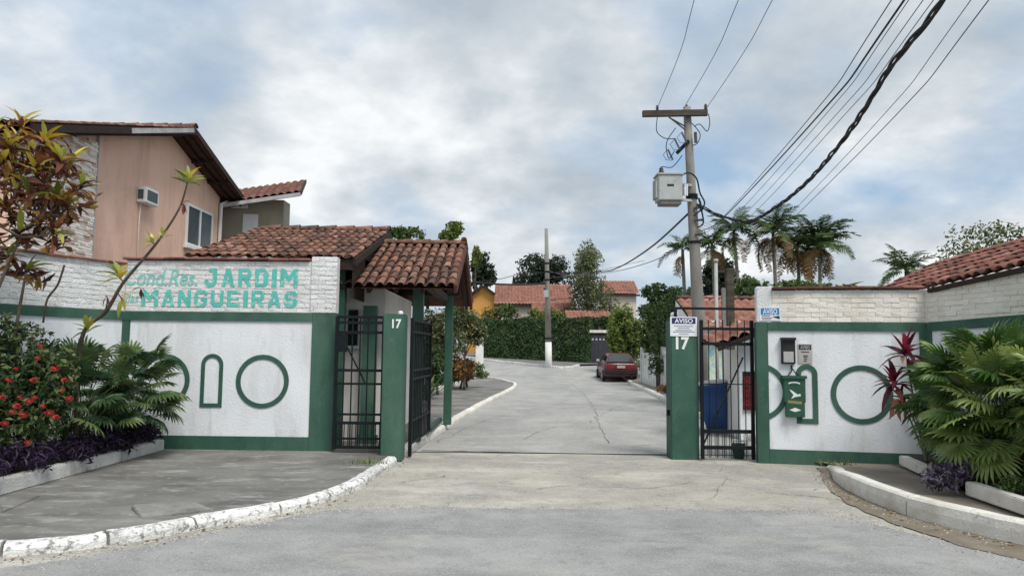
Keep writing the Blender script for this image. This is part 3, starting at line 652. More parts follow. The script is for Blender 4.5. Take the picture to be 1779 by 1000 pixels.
def sign(name, label, x0, y0, x1, y1, fn, th, m_bg, m_head, head, text, lines, m_text, m_lines, picto=None):
    """flat plate: fn(a, b, o) maps 0..1 across and up, o outwards"""
    t = thing(name, label, 'sign', fn(.5, 0, 0))
    def rect(nm, a0, b0, a1, b1, o0, o1, m, par):
        c = [(a0, b0), (a1, b0), (a1, b1), (a0, b1)]
        return MB().hexa([fn(*q, o0) for q in c]+[fn(*q, o1) for q in c]).build(nm, m, par)
    rect('plate', 0, 0, 1, 1, 0, th, m_bg, t)
    rect('header', .06, 1-head, .94, .95, th, th+.002, m_head, t)
    letter(lambda a, b: fn(.16+.68*a, 1-head+.04+(head-.13)*b, th+.004), text, m_text, t, 'lettering', .02)
    for (a0, a1, b) in lines: rect('print_line', a0, b, a1, b+.045, th, th+.002, m_lines, t)
    return t
def plane_map(Wn, box):
    u0, z1 = Wn.hit(box[0], box[1]); u1, z0 = Wn.hit(box[2], box[3]); return lambda a, b, o: Wn.p(u0+(u1-u0)*a, z0+(z1-z0)*b, o)
WPil = Wall((XA, YR), (XB, YR))
sign('notice_sign', 'white AVISO notice with navy header on top of the right pillar', 0, 0, 0, 0, plane_map(WPil, (1164, 550, 1211, 584)), .012, MT['sign_white'], MT['sign_navy'], .36, 'AVISO',
     [(.14, .86, .5), (.28, .72, .40), (.2, .8, .29), (.1, .9, .2), (.33, .67, .09)], MT['sign_white'], MT['print_grey'])
sg = sign('notice_sign', 'blue and white AVISO notice on the white pier by the right gate', 0, 0, 0, 0, plane_map(WR, (1319, 534, 1356, 557)), .02, MT['sign_white'], MT['sign_blue'], .55, 'AVISO',
     [(.1, .5, .33), (.1, .6, .2), (.1, .55, .08)], MT['sign_white'], MT['tail_red'])
fnb = plane_map(WR, (1319, 534, 1356, 557))
MB().add([fnb(.6, .3, .023), fnb(.95, .12, .023), fnb(.95, .38, .023)], [(0, 1, 2)]).build('emblem', MT['sign_dark'], sg)
sign('notice_sign', 'grey notice with black header next to the intercom box', 0, 0, 0, 0, plane_map(WR, (1386, 597, 1411, 631)), .012, MT['sign_grey'], MT['sign_dark'], .3, 'AVISO',
     [(.2, .8, .56), (.35, .7, .38), (.38, .66, .3), (.4, .64, .2), (.4, .6, .1)], MT['sign_grey'], MT['car_plastic'])
# intercom box
t = thing('intercom_box', 'black intercom box with grey lower half on the right wall', 'intercom', WR.p(WR.hit(1368, 632)[0], WR.hit(1368, 632)[1]))
fnb = plane_map(WR, (1356, 587, 1381, 632))
def pbox(fn, a0, b0, a1, b1, o0, o1): c = [(a0, b0), (a1, b0), (a1, b1), (a0, b1)]; return MB().hexa([fn(*q, o0) for q in c]+[fn(*q, o1) for q in c])
pbox(fnb, 0, 0, 1, 1, .0, .06).build('housing', MT['sign_dark'], t, bevel=.006)
pbox(fnb, .14, .07, .86, .48, .06, .066).build('panel', MT['sign_grey'], t)
pbox(fnb, -.04, .92, 1.04, 1.02, .0, .1).build('hood', MT['sign_dark'], t)
# green hanging box with emblem
t = thing('hanging_mailbox', 'green hanging box with white emblem marks on the right wall', 'box', WR.p(WR.hit(1380, 725)[0], WR.hit(1380, 725)[1]))
fnb = plane_map(WR, (1357, 640, 1401, 724))
GB = mat('box_green', [(.016, .075, .045), (.03, .1, .062)], .5, 4, spec=.4)
bd = MB()
for (a0, b0, a1, b1) in ((.06, .3, .94, .82), (.12, 0, .9, .299)):
    c = [(a0, b0), (a1, b0), (a1, b1), (a0, b1)]; bd.hexa([fnb(*q, .014) for q in c]+[fnb(*q, .09) for q in c])
bd.build('body', GB, t, bevel=.006)
pbox(fnb, 0, .80, 1, .86, .014, .11).build('lid', GB, t)
b = MB(); b.tube([fnb(.25, .86, .06), fnb(.4, .95, .06), fnb(.45, 1.0, .05)], .008, 6); b.tube([fnb(.7, .86, .06), fnb(.52, .94, .06), fnb(.45, 1.0, .05)], .008, 6); b.tube([fnb(.42, .98, .04), fnb(.42, 1.07, .02)], .012, 6)
b.build('hanger', MT['black_iron'], t)
def flat(fn, pts, o, nm, m, par): 
    c = [fn(a, b, o) for a, b in pts]; return MB().add(c, [tuple(range(len(c)))]).build(nm, m, par)
el = lambda ca, cb, ra, rb, n=16: [(ca+ra*math.cos(2*math.pi*k/n), cb+rb*math.sin(2*math.pi*k/n)) for k in range(n)]
SW = MT['sign_white']
flat(fnb, el(.48, .70, .24, .035), .093, 'emblem', SW, t); flat(fnb, el(.48, .685, .2, .025), .095, 'emblem_cut', GB, t)
flat(fnb, [(.28, .57), (.36, .56), (.62, .47), (.72, .49), (.74, .44), (.5, .42), (.34, .38), (.44, .46)], .093, 'emblem', SW, t)
flat(fnb, [(.2, .35), (.78, .33), (.78, .27), (.2, .29)], .093, 'emblem', mat('emblem_gold', [(.2, .19, .06), (.28, .26, .1)], .6), t)
flat(fnb, [(.26, .15), (.5, .20), (.74, .15), (.5, .11)], .093, 'emblem', SW, t)

BI = MT['black_iron']
def bar_part(par, a, b, wd, name, m=BI, d=None): return MB().bar(a, b, wd, d or wd).build(name, m, par)
# left pedestrian gate
YG = 10.62; GX0, GX1 = -2.5, -1.83
t = thing('iron_gate', 'black iron pedestrian gate left of the green pillar', 'gate', ((GX0+GX1)/2, YG, .14))
for x in (GX0, GX1): bar_part(t, (x, YG, .14), (x, YG, 2.0), .045, 'frame_post')
for z in (.16, .28, .5, .62, 1.05, 1.24, 1.78, 1.92, 2.0): bar_part(t, (GX0, YG, z), (GX1, YG, z), .03 if z in (.62, .28, 1.05) else .038, 'rail')
for i in range(1, 6): x = GX0+(GX1-GX0)*i/6; bar_part(t, (x, YG-.002, .16), (x, YG-.002, 1.98), .018, 'bar')
for i in range(12): x = GX0+(GX1-GX0)*(i+.5)/12; bar_part(t, (x, YG+.004, .16), (x, YG+.004, .5), .012, 'short_bar')
bar_part(t, (GX0+.03, YG+.03, 1.78), (GX1-.25, YG+.03, 1.05), .02, 'brace')
MB().box(GX0+.02, GX0+.14, YG-.03, YG+.05, 1.5, 1.78).build('lock_box', BI, t)
# opened vehicle gate leaf, left
A, B = V((-1.44, 10.75, 0)), V((-1.36, 12.45, 0))
t = thing('iron_gate', 'black iron driveway gate leaf folded open beside the left pillar', 'gate', A)
for q, z0 in ((A, .02), (B, .2)): bar_part(t, q+V((0, 0, z0)), q+V((0, 0, 2.0)), .05, 'frame_post')
for z in (.2, .52, 1.12, 1.24, 1.8, 1.97): bar_part(t, A+V((0, 0, z)), B+V((0, 0, z)), .035, 'rail')
for i in range(1, 12): q = A.lerp(B, i/12); bar_part(t, q+V((0, 0, .2)), q+V((0, 0, 1.97)), .018, 'bar')
# right pedestrian gate
YQ = 10.8; X0, X1 = XB+.03, 3.5
t = thing('iron_gate', 'black iron pedestrian gate with diagonal brace left of the right wall', 'gate', ((X0+X1)/2, YQ, .02))
def zz(py): return P(1265, py, YQ).z
for x in (X0, X1): bar_part(t, (x, YQ, .02), (x, YQ, zz(556)), .045, 'frame_post')
for py, wd in ((571, .04), (597, .045), (667, .014), (749, .05), (777, .05)): bar_part(t, (X0, YQ, zz(py)), (X1, YQ, zz(py)), wd, 'rail')
for i in range(1, 7): x = X0+(X1-X0)*i/7; bar_part(t, (x, YQ-.003, zz(795)), (x, YQ-.003, zz(556)), .012, 'bar')
for i in range(14): x = X0+(X1-X0)*(i+.5)/14; bar_part(t, (x, YQ+.004, zz(793)), (x, YQ+.004, zz(749)), .008, 'short_bar')
bar_part(t, (P(1220, 775, YQ).x, YQ-.02, zz(775)), (P(1290, 620, YQ).x, YQ-.02, zz(620)), .02, 'brace')
t = thing('overhead_bar', 'thin black iron bar spanning above the right pedestrian gate', 'bar', P(1240, 536, YQ))
MB().bar(P(1172, 535, YQ+.1), P(1311, 537, YQ), .035, .035).build('bar', BI, t)
MB().box(XA+.06, XA+.1, YQ+.08, YQ+.12, 2.0, zz(537)).build('stub', BI, t)

# ------------------------------------------------------------------ planters
def planter(path, name, label, h, wd, m, soil):
    t = thing(name, label, 'planter', (*path[0], .12)); pp = [V((a, b, 0)) for a, b in path]
    for a, b in zip(pp[:-1], pp[1:]):
        n = max(1, int((b-a).length/.9)); d = (b-a).normalized(); s = V((d.y, -d.x, 0))
        for i in range(n):
            p, q = a.lerp(b, i/n), a.lerp(b, (i+1)/n); mb = MB(); q = q-d*.006; hh = h+random.uniform(-.008, .008)
            mb.hexa([p+V((0, 0, .08)), q+V((0, 0, .08)), q-s*wd+V((0, 0, .08)), p-s*wd+V((0, 0, .08)), p+V((0, 0, .12+hh)), q+V((0, 0, .12+hh)), q-s*wd+V((0, 0, .12+hh)), p-s*wd+V((0, 0, .12+hh))])
            mb.build('edging_stone', m, t, bevel=.012)
    poly_sheet(soil, .2, 'soil', MT['soil'], t)
planter([(-5.9, 5.4), (-4.98, 7.3), (-4.93, 10.7)][0:3], 'planter_bed', 'white edged planter bed in front of the left flank wall', .115, .12, MT['planter_paint'], [(-5.95, 5.6), (-5.05, 7.3), (-5.0, 10.75), (-5.7, 10.75), (-7.4, 6.2)])
planter([(5.2, 10.05), (4.85, 8.35)], 'planter_bed', 'short white edged planter bed at the right corner', .09, .12, MT['kerb_paint_cream'], [(5.22, 10.15), (4.95, 8.2), (5.05, 6.6), (6.3, 6.2), (5.76, 10.1)])
planter([(4.8, 7.95), (4.74, 6.9), (4.9, 5.6)], 'planter_bed', 'white planter edging nearest the camera under the fan palm', .11, .12, MT['kerb_paint_cream'], [(4.98, 8.1), (4.88, 6.9), (5.05, 5.6), (6.45, 5.6), (6.35, 6.1), (5.06, 6.5)])

# ------------------------------------------------------------------ pink house on the left
XW = -8.05
t = thing('pink_house', 'two storey pink house with stone clad strip behind the left wall', 'house', (XW-3, 15.5, 0))
def gl_(y, x=0): return 6.5-abs(y-17.05)*.29          # underside line of the gable
vs = [(XW, 11.7, 0), (XW, 20.05, 0), (XW, 20.05, gl_(20.05)), (XW, 17.05, gl_(17.05)), (XW, 11.7, gl_(11.7))]
vb = [(XW-7, y, z) for _, y, z in vs]
MB().add(vs+vb, [(0, 1, 2, 3, 4), (9, 8, 7, 6, 5), (0, 5, 6, 1), (1, 6, 7, 2), (4, 9, 5, 0)]).build('wall', MT['pink_wall'], t)
# stone strips
mb = MB(); random.seed(3); z = .2
yS = 14.0
while z < 5.6:
    y = 11.7
    while y < yS:
        l = random.uniform(.14, .42); y1 = min(y+l, yS); h = .05
        if z+h < gl_((y+y1)/2)-.02 and z+h < gl_(y)-.01: mb.box(XW+.002, XW+.03+random.uniform(0, .025), y, y1-.006, z, z+h-.006)
        y = y1
    z += .05
tag(mb.build('stone_strips', MT['stone'], t), 'pale stacked stone cladding strip', kind='stuff')
MB().box(XW, XW+.05, yS, yS+.03, .2, gl_(yS)).build('trim', MT['fascia'], t)
# roof slabs with overhang
XO = -7.5
for (y0, y1, nm) in ((17.05, 20.5, 'roof'), (17.05, 11.25, 'roof')):
    a = V((XO, y1, gl_(y1)+.05)); r = V((XO, 17.05, gl_(17.05)+.05)); s = 1 if y1 < 17 else -1
    v = r-a; u = V((-1, 0, 0)); o = a
    if s > 0: u = V((1, 0, 0)); o = a-V((8, 0, 0))
    rf = roof_sheet(o+V((0, 0, .1)), u, v, 8, v.length, .2, .4, .045).build(nm, MT['tile_sheet'], t, True)
    n = int(v.length/.36)
    for j in range(n+1): put('verge_tile', TILE, frame(a+v*(j*.36/v.length)+V((-.05, 0, .13)), u, v), rf)
    # soffit and bargeboard
    MB().add([a, a-V((8, 0, 0)), r-V((8, 0, 0)), r], [(0, 1, 2, 3)]).build('soffit', MT['soffit'], t)
    MB().bar(a+V((.02, 0, .04)), r+V((.02, 0, .04)), .04, .13).build('bargeboard', MT['dark_wood'] if s < 0 else MT['dark_wood'], t)
    for x in (XO-.14, XO-.34):
        MB().bar(a+V((x-XO, 0, -.04)), r+V((x-XO, 0, -.04)), .05, .07).build('rafter', MT['dark_wood'], t)
    if s > 0: MB().bar(r+V((.045, -.15, .03)), r+(a-r)*.5+V((.045, 0, .03)), .012, .1).build('flashing', MT['fascia'], t)
for j in range(18): put('ridge_tile', RIDGE, frame((XO+.03-.34*j, 17.05, gl_(17.05)+.2), (0, 1, 0), (-1, 0, -.03)), t)
for y in (18.2, 19.2):
    MB().bar((XW-.02, y, gl_(y)-.0), (XO-.03, y, gl_(y)), .07, .09).build('purlin', MT['dark_wood'], t)
# window on the side wall
def onX(px, py): d = ray(px, py); k = XW/d.x; return EYE+d*k
a = onX(325, 357); b_ = onX(366, 425); y0, y1 = a.y, onX(366, 372).y; z1, z0 = a.z, onX(326, 422).z
wn = MB().box(XW+.003, XW+.03, y0, y1, z0, z1).build('window', MT['window_glass'], t)
fr = .055
for (ya, yb, za, zb) in ((y0-fr, y1+fr, z1, z1+fr), (y0-fr, y1+fr, z0-fr, z0), (y0-fr, y0, z0, z1), (y1, y1+fr, z0, z1), ((y0+y1)/2-.03, (y0+y1)/2+.03, z0, z1)):
    MB().box(XW+.002, XW+.055, ya, yb, za, zb).build('frame', MT['white_metal'], wn)
MB().box(XW+.002, XW+.12, y0-.12, y1+.12, z0-.14, z0-fr-.003).build('sill', MT['hut_wall'], wn)
# downpipe and eaves gutter at the corner
b = MB(); b.tube([(XW+.06, 20.0, 2.5), (XW+.06, 20.0, 5.45), (XW+.2, 20.25, 5.6)], .05, 8); b.build('downpipe', MT['white_metal'], t, True)
MB().bar((XO-.4, 20.55, gl_(20.5)), (XO+.03, 20.55, gl_(20.5)), .12, .1).build('gutter', MT['white_metal'], t)
# air conditioner
a = onX(238, 323); y0, y1 = a.y, onX(270, 333).y; z1, z0 = a.z, onX(240, 352).z
t = thing('air_conditioner', 'white window air conditioner sticking out of the pink wall', 'air conditioner', (XW+.2, (y0+y1)/2, z0))
y1 = y0+(y1-y0)*.72
MB().box(XW, XW+.2, y0, y1, z0, z1).build('case', MT['white_metal'], t, bevel=.015)
MB().box(XW+.2, XW+.208, y0+.07, y1-.07, z0+.06, z1-.06).build('grille', MT['grille'], t)
MB().box(XW+.03, XW+.15, y0-.006, y0, z0+.07, z1-.07).build('side_grille', MT['grille'], t)
MB().tube([(XW+.05, y0+.1, z0), (XW+.03, y0+.1, z0-.5), (XW+.03, y0+.12, 3.0)], .012, 6).build('drain_hose', MT['hut_wall'], t, True)
# annexe behind
t = thing('annexe', 'olive grey rendered annexe with small tile roof behind the pink house', 'building', (-7, 21, 0))
MB().box(-9.5, P(492, 380, 20.7).x, 20.7, 21.3, 0, 5.72).build('wall', MT['olive_wall'], t)
MB().box(-7.62, -7.2, 20.66, 20.698, 3.0, 5.3).build('sunlit_patch', MT['white_plaster'], t)  # sunlit piece of wall, its brightness put in as a white sheet
o = V((-8.4, 20.1, 5.42)); u = V((2.55, .0, .40)); v = V((-.5, 2.2, .84))
rf = roof_sheet(o, u, v, 2.58, 2.4, .2, .38, .045).build('roof', MT['tile_sheet2'], t, True)
MB().bar(o+V((0, -.03, -.06)), o+u+V((0, -.03, -.06)), .05, .1).build('fascia', MT['fascia'], t)
MB().add([o-V((0, 0, .05)), o+u-V((0, 0, .05)), o+u+v-V((0, 0, .05)), o+v-V((0, 0, .05))], [(0, 3, 2, 1)]).build('soffit', MT['dark_wood'], t)
MB().bar(o+u+V((0, 0, -.03)), o+u+v+V((0, 0, -.03)), .05, .1).build('bargeboard', MT['dark_wood'], t)

# ------------------------------------------------------------------ utility poles
YP = 18.0
pb = P(1214, 560, YP); pt = P(1193.5, 190, YP-.0); ax = (pt-pb)/(pt.z-pb.z)
base = pb+ax*(-pb.z)
t = thing('utility_pole', 'leaning concrete utility pole with timber crossarm behind the right pillar', 'utility pole', (base.x, YP, 0))
pa = lambda z: base+ax*z
MB().tube([pa(z) for z in (0, 2, 4, 6, pt.z+.05)], [.19, .165, .135, .11, .095], 12).build('shaft', MT['concrete_pole'], t, True)
ZT = P(1172, 197, YP).z
c0, c1 = P(1116, 198, YP-.16), P(1229, 196, YP-.16)
MB().bar(c0, c1, .1, .155).build('crossarm', MT['old_timber'], t, bevel=.008)
for d in (0, .05): MB().tube([P(1163-d*20, 204, YP-.2), P(1191, 226-d*120, YP-.12)], .018, 6).build('brace', MT['old_timber'], t)
def insul(c, par, s=1.): MB().lathe(c, [(.03*s, 0), (.05*s, .02*s), (.03*s, .05*s), (.055*s, .07*s), (.03*s, .1*s), (.045*s, .12*s), (.02*s, .15*s)], 10).build('insulator', MT['porcelain'], par, True)
insul(P(1142, 191, YP-.16), t, .8); insul(P(1226, 190, YP-.16), t, .9); insul(P(1193, 190, YP), t, .8)
for (x, y) in ((1166, 268), (1178, 250), (1190, 238)):   # fuse cutouts
    q = P(x, y, YP-.25); cu = MB().bar(q+V((-.08, 0, .12)), q+V((.04, 0, -.14)), .035, .035).build('fuse_cutout', MT['porcelain'], t)
    MB().tube([q+V((-.1, 0, .1)), q+V((-.2, -.02, -.02)), q+V((-.12, 0, -.14)), q+V((.02, 0, -.15))], .008, 5).build('fuse_tube', MT['wire_grey'], cu)
MB().bar(P(1176, 266, YP-.2), P(1196, 245, YP-.1), .06, .08).build('bracket', MT['black_iron'], t)
MB().tube([P(1208, 230, YP-.18), P(1209, 248, YP-.18)], .04, 8).build('arrester', MT['porcelain'], t)
for z in (4.4, 4.75, 5.05): 
    MB().tube([pa(z)-V((0, .14, 0)), pa(z)-V((-.16, .24, 0))], .03, 6).build('spool', MT['porcelain'], t)
MB().tube([pa(5.3), pa(5.42)], .15, 12).build('clamp', MT['black_iron'], t)
MB().tube([pa(4.2), pa(4.26)], .155, 12).build('clamp', MT['black_iron'], t)
# transformer
t = thing('transformer', 'pale grey transformer box mounted on the leaning utility pole', 'transformer', P(1162, 358, YP-.25))
q0, q1 = P(1140, 355, YP-.3), P(1181, 308, YP-.3)
MB().box(q0.x, q1.x, YP-.6, YP-.1, q0.z+.05, q1.z).build('tank', MT['transformer_grey'], t, bevel=.02)
MB().box(q0.x-.03, q1.x+.03, YP-.63, YP-.07, q1.z, q1.z+.035).build('lid', MT['transformer_grey'], t)
MB().box(q0.x+.06, q1.x-.02, YP-.56, YP-.14, q0.z-.03, q0.z+.052).build('skirt', MT['concrete_pole'], t)
for k in range(5): MB().box(q0.x-.055, q0.x, YP-.54+.09*k, YP-.51+.09*k, q0.z+.12, q1.z-.08).build('cooling_fin', MT['transformer_grey'], t)
MB().box((q0.x+q1.x)/2-.08, (q0.x+q1.x)/2+.08, YP-.606, YP-.6, (q0.z+q1.z)/2+.05, (q0.z+q1.z)/2+.1).build('name_plate', MT['sign_dark'], t)
insul((q0.x+.12, YP-.35, q1.z+.03), t, 1.3)
for dz in (.12, .5): MB().bar((q1.x, YP-.3, q0.z+dz), (pa(5).x, YP-.05, q0.z+dz+.03), .07, .06).build('bracket', MT['transformer_grey'], t)
for k in range(3): MB().tube([(q1.x+.05+.05*k, YP-.4, q0.z+.2), (q1.x+.05+.05*k, YP-.4, q0.z+.48)], .02, 6).build('terminal', MT['porcelain'] if k == 0 else MT['sign_white'], t)
# far pole
YF = 46.2; b0, b1 = P(953.5, 638, YF), P(949, 397, YF)
t = thing('utility_pole', 'concrete utility pole with white painted base in front of the hedge', 'utility pole', b0)
fa = lambda k: b0.lerp(b1, k)
MB().tube([fa(0)-V((0, 0, .3)), fa(.18)], [.21, .2], 12).build('painted_base', MT['pole_white'], t, True)
MB().tube([fa(.18), fa(.6), fa(1)], [.195, .15, .105], 12).build('shaft', MT['concrete_pole'], t, True)
for k in (.2, .62, .68, .74): MB().tube([fa(k), fa(k+.012)], .22-.1*k, 12).build('clamp', MT['black_iron'], t)
for k in (.55, .6): insul(fa(k)+V((-.2, -.1, 0)), t, 1.2)
MB().bar(fa(.5)-V((.1, .25, 0)), fa(.55)-V((.1, .25, 0)), .3, .3).build('meter_box', MT['sign_grey'], t)

# ------------------------------------------------------------------ wires
def wire(pts, r, label, m='wire', group=None, sub=8, name='wire', cat='cable'):
    q = catmull([P(*p) if isinstance(p, tuple) else p for p in pts], sub)
    return tag(MB().tube(q, r, 5).build(name, MT[m], None, True), label, cat, group)
HV = 'bare wires from the crossarm'
for (a, b, mid, lab) in (((1141, 190), (1206, 0), (1181, 92), 'left of the three thin bare wires rising from the timber crossarm'), ((1188, 188), (1283, 0), (1243, 92), 'middle of the three thin bare wires rising from the timber crossarm'), ((1229, 186), (1342, 0), (1293, 90), 'right of the three thin bare wires rising from the timber crossarm')):
    p0 = P(*a, YP-.16); p1 = P(*b, 12.5); pm = P(*mid, 14.8)
    d = (p1-pm).normalized(); wire([p0, pm, p1, p1+d*8+V((0, 0, .2)), p1+d*26+V((0, 0, 1.2))], .007, lab, 'wire_grey', HV)
LV = 'low cables running out over the street'
for k, (x0, y0, x1, r, m) in enumerate(((1247, 387, 1549, .006, 'wire_grey'), (1255, 380, 1571, .011, 'wire'), (1262, 388, 1579, .0045, 'wire_grey'), (1272, 390, 1604, .0045, 'wire_grey'), (1282, 392, 1622, .0045, 'wire_grey'), (1350, 395, 1687, .0045, 'wire_grey'), (1375, 382, 1718, .006, 'wire_grey'))):
    p0 = P(x0, y0, 17.5-.2*k); p1 = P(x1, 0, 6.3); mid = P((x0+x1)/2+14, y0/2+5, 9.6); d = (p1-mid).normalized()
    lab = ['leftmost thin low cable', 'thicker black low cable second from the left', 'third thin low cable from the left', 'fourth thin low cable from the left', 'thin low cable just left of the twisted bundle', 'thin low cable just right of the twisted bundle', 'rightmost thin low cable'][k]+' crossing the sky to the upper right'
    st = [pa(4.4+.09*k)+V((.12, -.1, 0)), p0] if k < 5 else [P(x0-60, y0+55, 20), p0]
    wire(st+[mid, p1, p1+d*12+V((0, 0, .4))], r, lab, m, LV)
# twisted bundle
core = catmull([pa(5.15)+V((.1, -.1, 0)), P(1250, 374, 17.3), P(1300, 384, 15.8), P(1350, 358, 14), P(1400, 318, 12.2), P(1450, 262, 10.5), P(1500, 192, 9), P(1550, 112, 7.8), P(1600, 52, 7.0), P(1645, -12, 6.3), P(1745, -190, 4.8)], 10)
t = thing('cable_bundle', 'thick twisted black cable bundle sagging across the sky', 'cable', core[0])
for s in range(3):
    pts = []; acc = 0
    for i, q in enumerate(core):
        if i: acc += (core[i]-core[i-1]).length
        a = acc*4.2+s*2.09; rr = .022+.02*noise.noise(V((acc*1.3, s*5, 0)))
        pts.append(q+V((math.cos(a)*rr, 0, math.sin(a)*rr)))
    MB().tube(pts, .015, 6).build('strand', MT['wire'], t, True)
# between the poles and beyond
wire([pa(4.95)-V((.1, 0, 0)), P(1130, 430, 24), P(1075, 464, 32), P(1040, 472, 38), fa(.68)], .028, 'black service cable from the leaning pole down to the far pole')
wire([pa(4.2)-V((.1, 0, 0)), P(1120, 458, 26), P(1050, 474, 36), fa(.64)], .014, 'thin grey cable just below the black one between both poles', 'wire_grey')
wire([fa(.68), P(910, 474, 46), P(870, 484, 46), P(820, 490, 46)], .02, 'upper cable leaving the far pole towards the left')
wire([fa(.6), P(905, 494, 46), P(860, 493, 45), P(820, 490, 44)], .055, 'thick dark cable leaving the far pole towards the left')
wire([fa(.7), P(965, 474, 46), P(990, 478, 47), P(1040, 470, 50), P(1120, 452, 54)], .016, 'thin cable leaving the far pole towards the conifer', 'wire_grey')
wire([fa(.48), P(990, 518, 47), P(1040, 520, 48), P(1060, 516, 49)], .02, 'low cable from the far pole to the houses')
for k, (pts, lab) in enumerate((([(1142, 203, 17.8), (1141, 228, 17.7), (1155, 240, 17.7), (1174, 241, 17.7)], 'jumper wire hanging under the left end of the crossarm'), ([(1174, 222, 17.7), (1158, 248, 17.7), (1162, 275, 17.7), (1172, 262, 17.7)], 'looped jumper wire beside the fuse cutouts'), ([(1231, 198, 17.7), (1233, 215, 17.7), (1228, 228, 17.7), (1216, 216, 17.7), (1206, 220, 17.8)], 'curled jumper wire under the right end of the crossarm'), ([(1202, 214, 17.7), (1216, 232, 17.7), (1212, 248, 17.7), (1203, 253, 17.8)], 'jumper wire curving right of the pole top'), ([(1185, 270, 17.7), (1168, 290, 17.7), (1149, 290, 17.6), (1146, 300, 17.6)], 'thin lead dropping onto the transformer bushing'), ([(1182, 306, 17.6), (1196, 300, 17.6), (1210, 310, 17.7), (1216, 335, 17.8), (1224, 352, 17.8), (1218, 368, 17.8)], 'dark lead looping right from the transformer'), ([(1205, 375, 17.8), (1218, 362, 17.8), (1214, 345, 17.7), (1222, 385, 17.8), (1212, 395, 17.8)], 'tangled cable coil on the right of the leaning pole'))):
    wire(pts, .011 if k < 5 else .02, lab, 'wire', name='jumper_wire', cat='wire')

# ------------------------------------------------------------------ foliage helpers
def leaves(mb, lobes, n, size, asp=.55, shell=.5, up=.35, gap=0., fsc=1.2):
    tot = sum(l[3]*l[4]*l[5] for l in lobes)**1.0; ws = [(l[3]*l[4]*l[5])**.75 for l in lobes]
    vs = []; fs = []
    made = 0; tries = 0
    while made < n and tries < n*6:
        tries += 1
        l = random.choices(lobes, ws)[0]
        d = V((random.gauss(0, 1), random.gauss(0, 1), random.gauss(0, 1))).normalized()
        r = shell+(1-shell)*random.random()**.7
        r *= .86+.28*noise.noise(V((d.x*2.3+l[0], d.y*2.3+l[1], d.z*2.3)))+.06
        p = V((l[0]+d.x*l[3]*r, l[1]+d.y*l[4]*r, l[2]+d.z*l[5]*r))
        if gap and noise.noise(p*(.9/l[3]+.4)) < -gap: continue
        nrm = (d*.7+V((random.gauss(0, .6), random.gauss(0, .6), random.gauss(up, .6)))).normalized()
        a = nrm.orthogonal().normalized(); a.rotate(Matrix.Rotation(random.uniform(0, 6.28), 3, nrm)); b = nrm.cross(a)
        s = size*random.uniform(.6, 1.35); k = len(vs)
        vs += [p-a*s*.5, p+b*s*asp*.5+nrm*s*.06, p+a*s*.5-nrm*s*.1, p-b*s*asp*.5+nrm*s*.06]; fs += [(k, k+1, k+2), (k, k+2, k+3)] if False else [(k, k+1, k+2, k+3)]
        made += 1
    return mb.add(vs, fs)
def clump_lobes(c, r, n, spread=.72, lr=.5):
    o = []
    for i in range(n):
        d = V((random.gauss(0, 1), random.gauss(0, 1), random.gauss(0, 1))).normalized()*spread*random.random()**.4
        k = lr*random.uniform(.65, 1.2); o.append((c[0]+d.x*r[0], c[1]+d.y*r[1], c[2]+d.z*r[2], r[0]*k, r[1]*k, r[2]*k))
    return o
def tree(name, label, cat, c, r, n, size, m, nl=12, base=None, trunk=.12, group=None, asp=.55, gap=.15, spread=.72, lr=.5, fsc=1.2, lobes=None, bark='bark'):
    base = V(base) if base else V((c[0], c[1], gz(c[1]))); t = thing(name, label, cat, base, group)
    lobes = lobes or clump_lobes(c, r, nl, spread, lr)
    leaves(MB(), lobes, n, size, asp, gap=gap, fsc=fsc).build('crown', MT[m], t)
    mb = MB(); top = V((c[0], c[1], c[2]))
    mb.tube(catmull([base, base.lerp(top, .5)+V((random.uniform(-.1, .1), 0, 0)), top], 4), [trunk*(1-.6*i/8) for i in range(9)], 8)
    for l in random.sample(lobes, min(6, len(lobes))):
        s = base.lerp(top, random.uniform(.45, .85)); mb.tube(catmull([s, (s+V(l[:3]))/2+V((0, 0, .1)), V(l[:3])], 3), [trunk*.45, trunk*.4, trunk*.35, trunk*.3, trunk*.25, trunk*.2, trunk*.15][:7], 6)
    mb.build('trunk', MT[bark], t, True)
    return t
def leaf_mesh(name, ln, wd, m, droop=.25, fold=.25, n=5):
    mb = MB(); vs = []; fs = []
    for i in range(n+1):
        s = i/n; w_ = wd*math.sin(math.pi*min(1, .06+s*.94))**.75*(1 if i < n else 0)*.5
        y = ln*s*(1-.12*droop*s); z = -ln*droop*s*s
        vs += [(-w_, y, z+w_*fold*2), (0, y, z), (w_, y, z+w_*fold*2)]
    for i in range(n): k = i*3; fs += [(k, k+1, k+4, k+3), (k+1, k+2, k+5, k+4)]
    return mb.add(vs, fs).mesh(name, MT[m], True)
